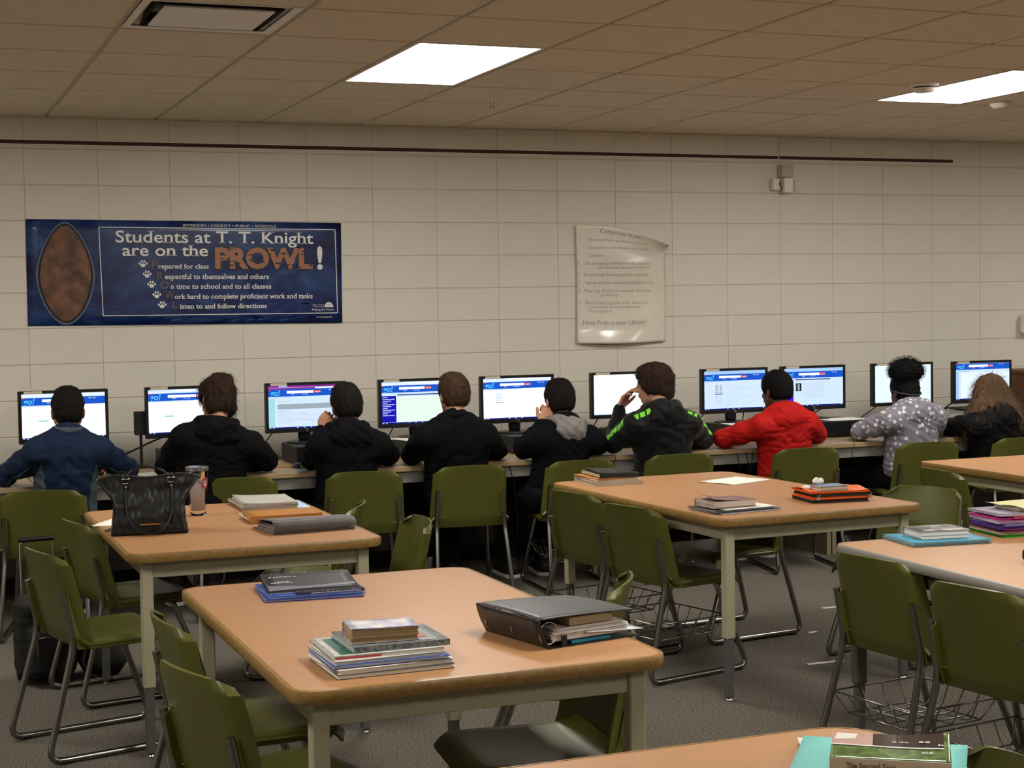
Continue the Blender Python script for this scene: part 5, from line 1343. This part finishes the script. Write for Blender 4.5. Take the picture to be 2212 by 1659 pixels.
# 1 ------------------------------------------------------------------------
M_navy = cloth('jacket_navy', '#182840', .75)
p = person('person in a navy jacket with grey side panels and dark hair at the leftmost monitor', dict(H=(.841, 8.34, 1.096), N=(.832, 8.26, .985), SL=(.684, 8.25, .90), SR=(.975, 8.25, .894), EL=(.54, 8.42, .78), ER=(1.142, 8.44, .78), P=(.809, 8.28, .53), WL=(.46, 8.60, .77), WR=(1.10, 8.64, .77)),
           head=(0, -.12, 0), jm=M_navy, hair='short', haircol='#15110f', hood=False, hoodcol='#596068', trousers='#1c2028', skin='mid')
def panel(p, name, m, sel, inflate=.0025, h=.005):
    G = p['G']
    def fn(P): return smax(G(P)-inflate, sel(P), .003)
    lo, hi = G.bounds(); return sdf_obj(name, fn, lo, hi, h, m, p['jo'])
Fm, C_ = p['F'], p['C']
for sg in (-1, 1):
    def sel(P, sg=sg):
        a = (P-C_)@Fm; z = a[:, 2]+.16
        return np.maximum(np.abs(a[:, 0]*sg-.132)-.030*(1-(z/.19)**2), np.abs(z)-.19)
    panel(p, 'side_panel', cloth('panel_grey', '#454e55', .8), sel)
    S_, E_ = (p['SL'], p['EL']) if sg < 0 else (p['SR'], p['ER']); a_ = (E_-S_)/np.linalg.norm(E_-S_); L_ = np.linalg.norm(E_-S_); v_ = A(0, -.75, -.65); v_ = nrm(v_-a_*(v_@a_)); w_ = np.cross(a_, v_)
    def sel2(P):
        q = P-S_; u = q@a_/L_; return np.maximum(np.abs(q@w_+.02*(u-.6))-.016*(1-np.abs(u-.65)/.5), .02-q@v_)
    panel(p, 'sleeve_stripe', cloth('panel_grey', '#454e55', .8), sel2)
# 2
person('person with messy brown hair in a black hoodie leaning over the desk', dict(H=(1.594, 8.36, 1.125), N=(1.574, 8.26, .995), SL=(1.40, 8.24, .935), SR=(1.745, 8.25, .885), EL=(1.335, 8.42, .78), ER=(1.88, 8.46, .78), P=(1.52, 8.28, .53)),
       head=(.35, -.2, .1), jacket='#0c0c0d', hair='messy', haircol='#3a281c', trousers='#2a2625', width=1.1)
# 3
person('person with short dark hair in a black hoodie resting the cheek on a fist', dict(H=(2.292, 8.36, 1.065), N=(2.268, 8.26, .945), SL=(2.12, 8.25, .868), SR=(2.425, 8.25, .855), EL=(2.115, 8.44, .78), ER=(2.554, 8.46, .78), P=(2.262, 8.28, .53), WL=(2.168, 8.41, .935)),
       head=(.0, -.08, -.06), jacket='#0b0b0e', hair='crop', haircol='#1d1713', trousers='#17181c', hands={'L': dict(dir=((.35, -.15, .9), (-.5, -.8, .1), (0, -.3, 1)), curl=(1.15, 1.2, 1.2, 1.25), thumb=.9)})
# 4
person('person with short brown hair in a high-collared black fleece', dict(H=(2.893, 8.34, 1.104), N=(2.870, 8.25, .975), SL=(2.70, 8.24, .885), SR=(3.035, 8.24, .875), EL=(2.68, 8.44, .78), ER=(3.19, 8.46, .78), P=(2.90, 8.28, .53)),
       head=(.12, -.05, .0), jacket='#0a0a0d', hair='crop', haircol='#4a3626', hood=False, hoodcol='#0a0a0d', trousers='#121317', width=1.1)
# 5
M_ghood = cloth('hood_grey', '#8b8682', .95)
person('person with short dark hair and a grey hood holding a hand to the ear', dict(H=(3.53, 8.36, 1.048), N=(3.535, 8.27, .920), SL=(3.385, 8.25, .835), SR=(3.675, 8.25, .825), EL=(3.325, 8.40, .785), ER=(3.82, 8.46, .78), P=(3.47, 8.28, .53), WL=(3.405, 8.30, .925)),
       head=(.05, -.12, .05), jacket='#0b0c0f', hair='crop', haircol='#1a1412', hoodm=M_ghood, hs=.68, trousers='#15151a', hands={'L': dict(dir=((.42, .05, .9), (-.1, -1, .15), (-.6, -.2, .5)), curl=(.95, 1.0, 1.0, 1.05), thumb=.5)})
# 6
p = person('brown-haired person in a black jacket with neon green stripes, hand at the mouth', dict(H=(4.126, 8.36, 1.120), N=(4.125, 8.26, .985), SL=(3.95, 8.25, .895), SR=(4.295, 8.25, .890), EL=(3.895, 8.42, .79), ER=(4.50, 8.46, .78), P=(4.16, 8.28, .53), WL=(3.975, 8.50, .985)),
           head=(.95, -.05, .0), jm=cloth('jacket_shiny_black', '#0d1011', .5, sheen=.1), hair='bowl', haircol='#3c2a1e', trousers='#15161a', hands={'L': dict(dir=((.30, -.28, .85), (-.35, .6, .3), (.6, -.5, .1)), curl=(.3, .35, .45, .55), thumb=.1)})
M_neon = mat('neon_green', '#7fd63a', .45)
def stripes(P):
    d = np.full(len(P), 1.0)
    for S_, E, side in ((p['SL'], p['EL'], -1), (p['SR'], p['ER'], 1)):
        a = E-S_; L = np.linalg.norm(a); a = a/L; q = P-S_; u = (q@a)/L
        rad = q-np.outer(q@a, a); v = nrm(A(side*.5, -.62, .6)); v = nrm(v-a*(v@a)); w_ = np.cross(a, v)
        lat = rad@w_; on = -(rad@v)
        k = np.abs(((u*5.2+lat*9) % 1)-.5)/5.2*L-.40/5.2*L
        b = np.maximum(np.maximum(np.abs(lat)-.018, k), np.maximum(on+.01, np.maximum(-u-.02, u-.92)*L))
        d = np.minimum(d, b)
        n0 = p['N']+(S_-p['N'])*.42; a = S_+A(side*.01, 0, .01)-n0; L = np.linalg.norm(a); a = a/L; q = P-n0; u = (q@a)/L
        v = nrm(A(0, -.75, .66)); v = nrm(v-a*(v@a)); w_ = np.cross(a, v)
        b = np.maximum(np.maximum(np.abs(q@w_)-.018, np.maximum(-u, u-1)*L), np.maximum(.01-q@v, (np.abs(((u*2.6+(q@w_)*9) % 1)-.5)-.40)*L/2.6))
        d = np.minimum(d, b)
    return d
panel(p, 'neon_stripes', M_neon, stripes, .003, .004)['label'] = 'neon green stripe blocks along the sleeve'
# 7
person('person with short black hair in a bright red hoodie', dict(H=(4.935, 8.36, 1.060), N=(4.932, 8.27, .930), SL=(4.765, 8.25, .855), SR=(5.085, 8.25, .855), EL=(4.60, 8.40, .785), ER=(5.28, 8.46, .78), P=(4.97, 8.28, .53)),
       skin='dark', head=(.28, -.1, .0), jm=cloth('jacket_red', '#b81a16', .7, n=.12), hair='buzz', haircol='#0e0b0a', trousers='#16161a')
# 8
M_dots = cloth('jacket_dots', '#77747e', .95)
nt = M_dots.node_tree; bs = nt.nodes['Principled BSDF']
tc = nt.nodes.new('ShaderNodeTexCoord'); vo = nt.nodes.new('ShaderNodeTexVoronoi'); vo.inputs['Scale'].default_value = 27; vo.inputs['Randomness'].default_value = .65
nt.links.new(tc.outputs['Object'], vo.inputs['Vector'])
mr = nt.nodes.new('ShaderNodeMapRange'); mr.inputs[1].default_value = .30; mr.inputs[2].default_value = .34; mr.inputs[3].default_value = 1; mr.inputs[4].default_value = 0
nt.links.new(vo.outputs['Distance'], mr.inputs[0])
mx = nt.nodes.new('ShaderNodeMix'); mx.data_type = 'RGBA'; mx.inputs['A'].default_value = (*srgb('#85828c'), 1); mx.inputs['B'].default_value = (*srgb('#d9d6dc'), 1)
nt.links.new(mr.outputs[0], mx.inputs['Factor']); nt.links.new(mx.outputs['Result'], bs.inputs['Base Color'])
p = person('person with a high black curly hair puff in a grey hoodie with white dots', dict(H=(5.838, 8.36, 1.020), N=(5.832, 8.27, .925), SL=(5.665, 8.25, .855), SR=(5.985, 8.25, .860), EL=(5.555, 8.42, .785), ER=(6.15, 8.46, .78), P=(5.86, 8.28, .53)),
           skin='dark', head=(.1, -.1, 0), jm=M_dots, hair='puff', haircol='#0d0b0b', trousers='#14161f', width=1.1, knees=((-.24, .40), (.12, .46)))
H, Rh = p['H'], p['Rh']; pc = H+A(-.005, -.03, .132)
PB = Blob(lambda P, d: (d+.007*wob(P-pc, 90, 2)+.006*wob(P-pc, 170, 3)+.004*wob(P-pc, 300, 1))*.6); PB.ell(pc, (.106, .09, .076), None, .02).ell(pc+A(-.05, 0, .0), (.055, .06, .055), None, .02).ell(pc+A(.055, 0, .0), (.055, .06, .055), None, .02).cap(H+A(0, -.03, .07), pc, .05, .05)
lo, hi = PB.bounds(); pf = sdf_obj('hair_puff', PB, lo, hi, .0035, p['hmt'], p['ho'])
rr = np.random.default_rng(5); V = []; Fc = []
for i in range(2600):
    d = nrm(rr.normal(size=3)); q = pc+d*A(.118, .098, .086)*rr.uniform(.88, 1.08); t1 = nrm(np.cross(d, rr.normal(size=3))); t2 = np.cross(d, t1); o = len(V); r_ = rr.uniform(.003, .006)
    for k in range(6):
        a = k*1.25; c = q+(t1*math.cos(a)+t2*math.sin(a))*r_+d*k*.0012; V += [c-d*.0003, c+d*.0003]
    Fc += [(o+2*k, o+2*k+1, o+2*k+3, o+2*k+2) for k in range(5)]
MB().add(V, Fc, p['hmt'], True).build('hair_curls', None, p['ho'], kind='stuff')
hb = [H+Rh@A(.086*math.sin(a), -.015-.100*math.cos(a), .005+.03*math.cos(a)*-1) for a in np.linspace(-1.9, 1.9, 24)]
MB().tube([tuple(v) for v in hb], .005, n=8).build('headband', mat('grey_headband', '#33373a', .7), p['t'])
LB = Blob(lambda P, d: (d+.003*wob(P, 80, 1))*.9); N_, F_m = p['N'], p['F']
LB.path([N_+F_m[:, 0]*math.sin(a)*.070-F_m[:, 1]*(math.cos(a)*.060-.01)+F_m[:, 2]*.035 for a in np.linspace(-1.5, 1.5, 7)], [.018]*7, .02)
lo, hi = LB.bounds(); sdf_obj('hood_lining', LB, lo, hi, .005, cloth('lining_white', '#cdc7be', .95), p['jo'])
# 9
person('person with long wavy light brown hair in a black jacket at the rightmost monitor', dict(H=(6.466, 8.34, .985), N=(6.45, 8.26, .870), SL=(6.285, 8.25, .800), SR=(6.63, 8.25, .790), EL=(6.22, 8.42, .785), ER=(6.86, 8.46, .78), P=(6.48, 8.28, .53)),
       head=(-.15, -.15, .05), jm=cloth('jacket_soft_black', '#121213', .6), hair='long', haircol='#7a6048', trousers='#191a1e')
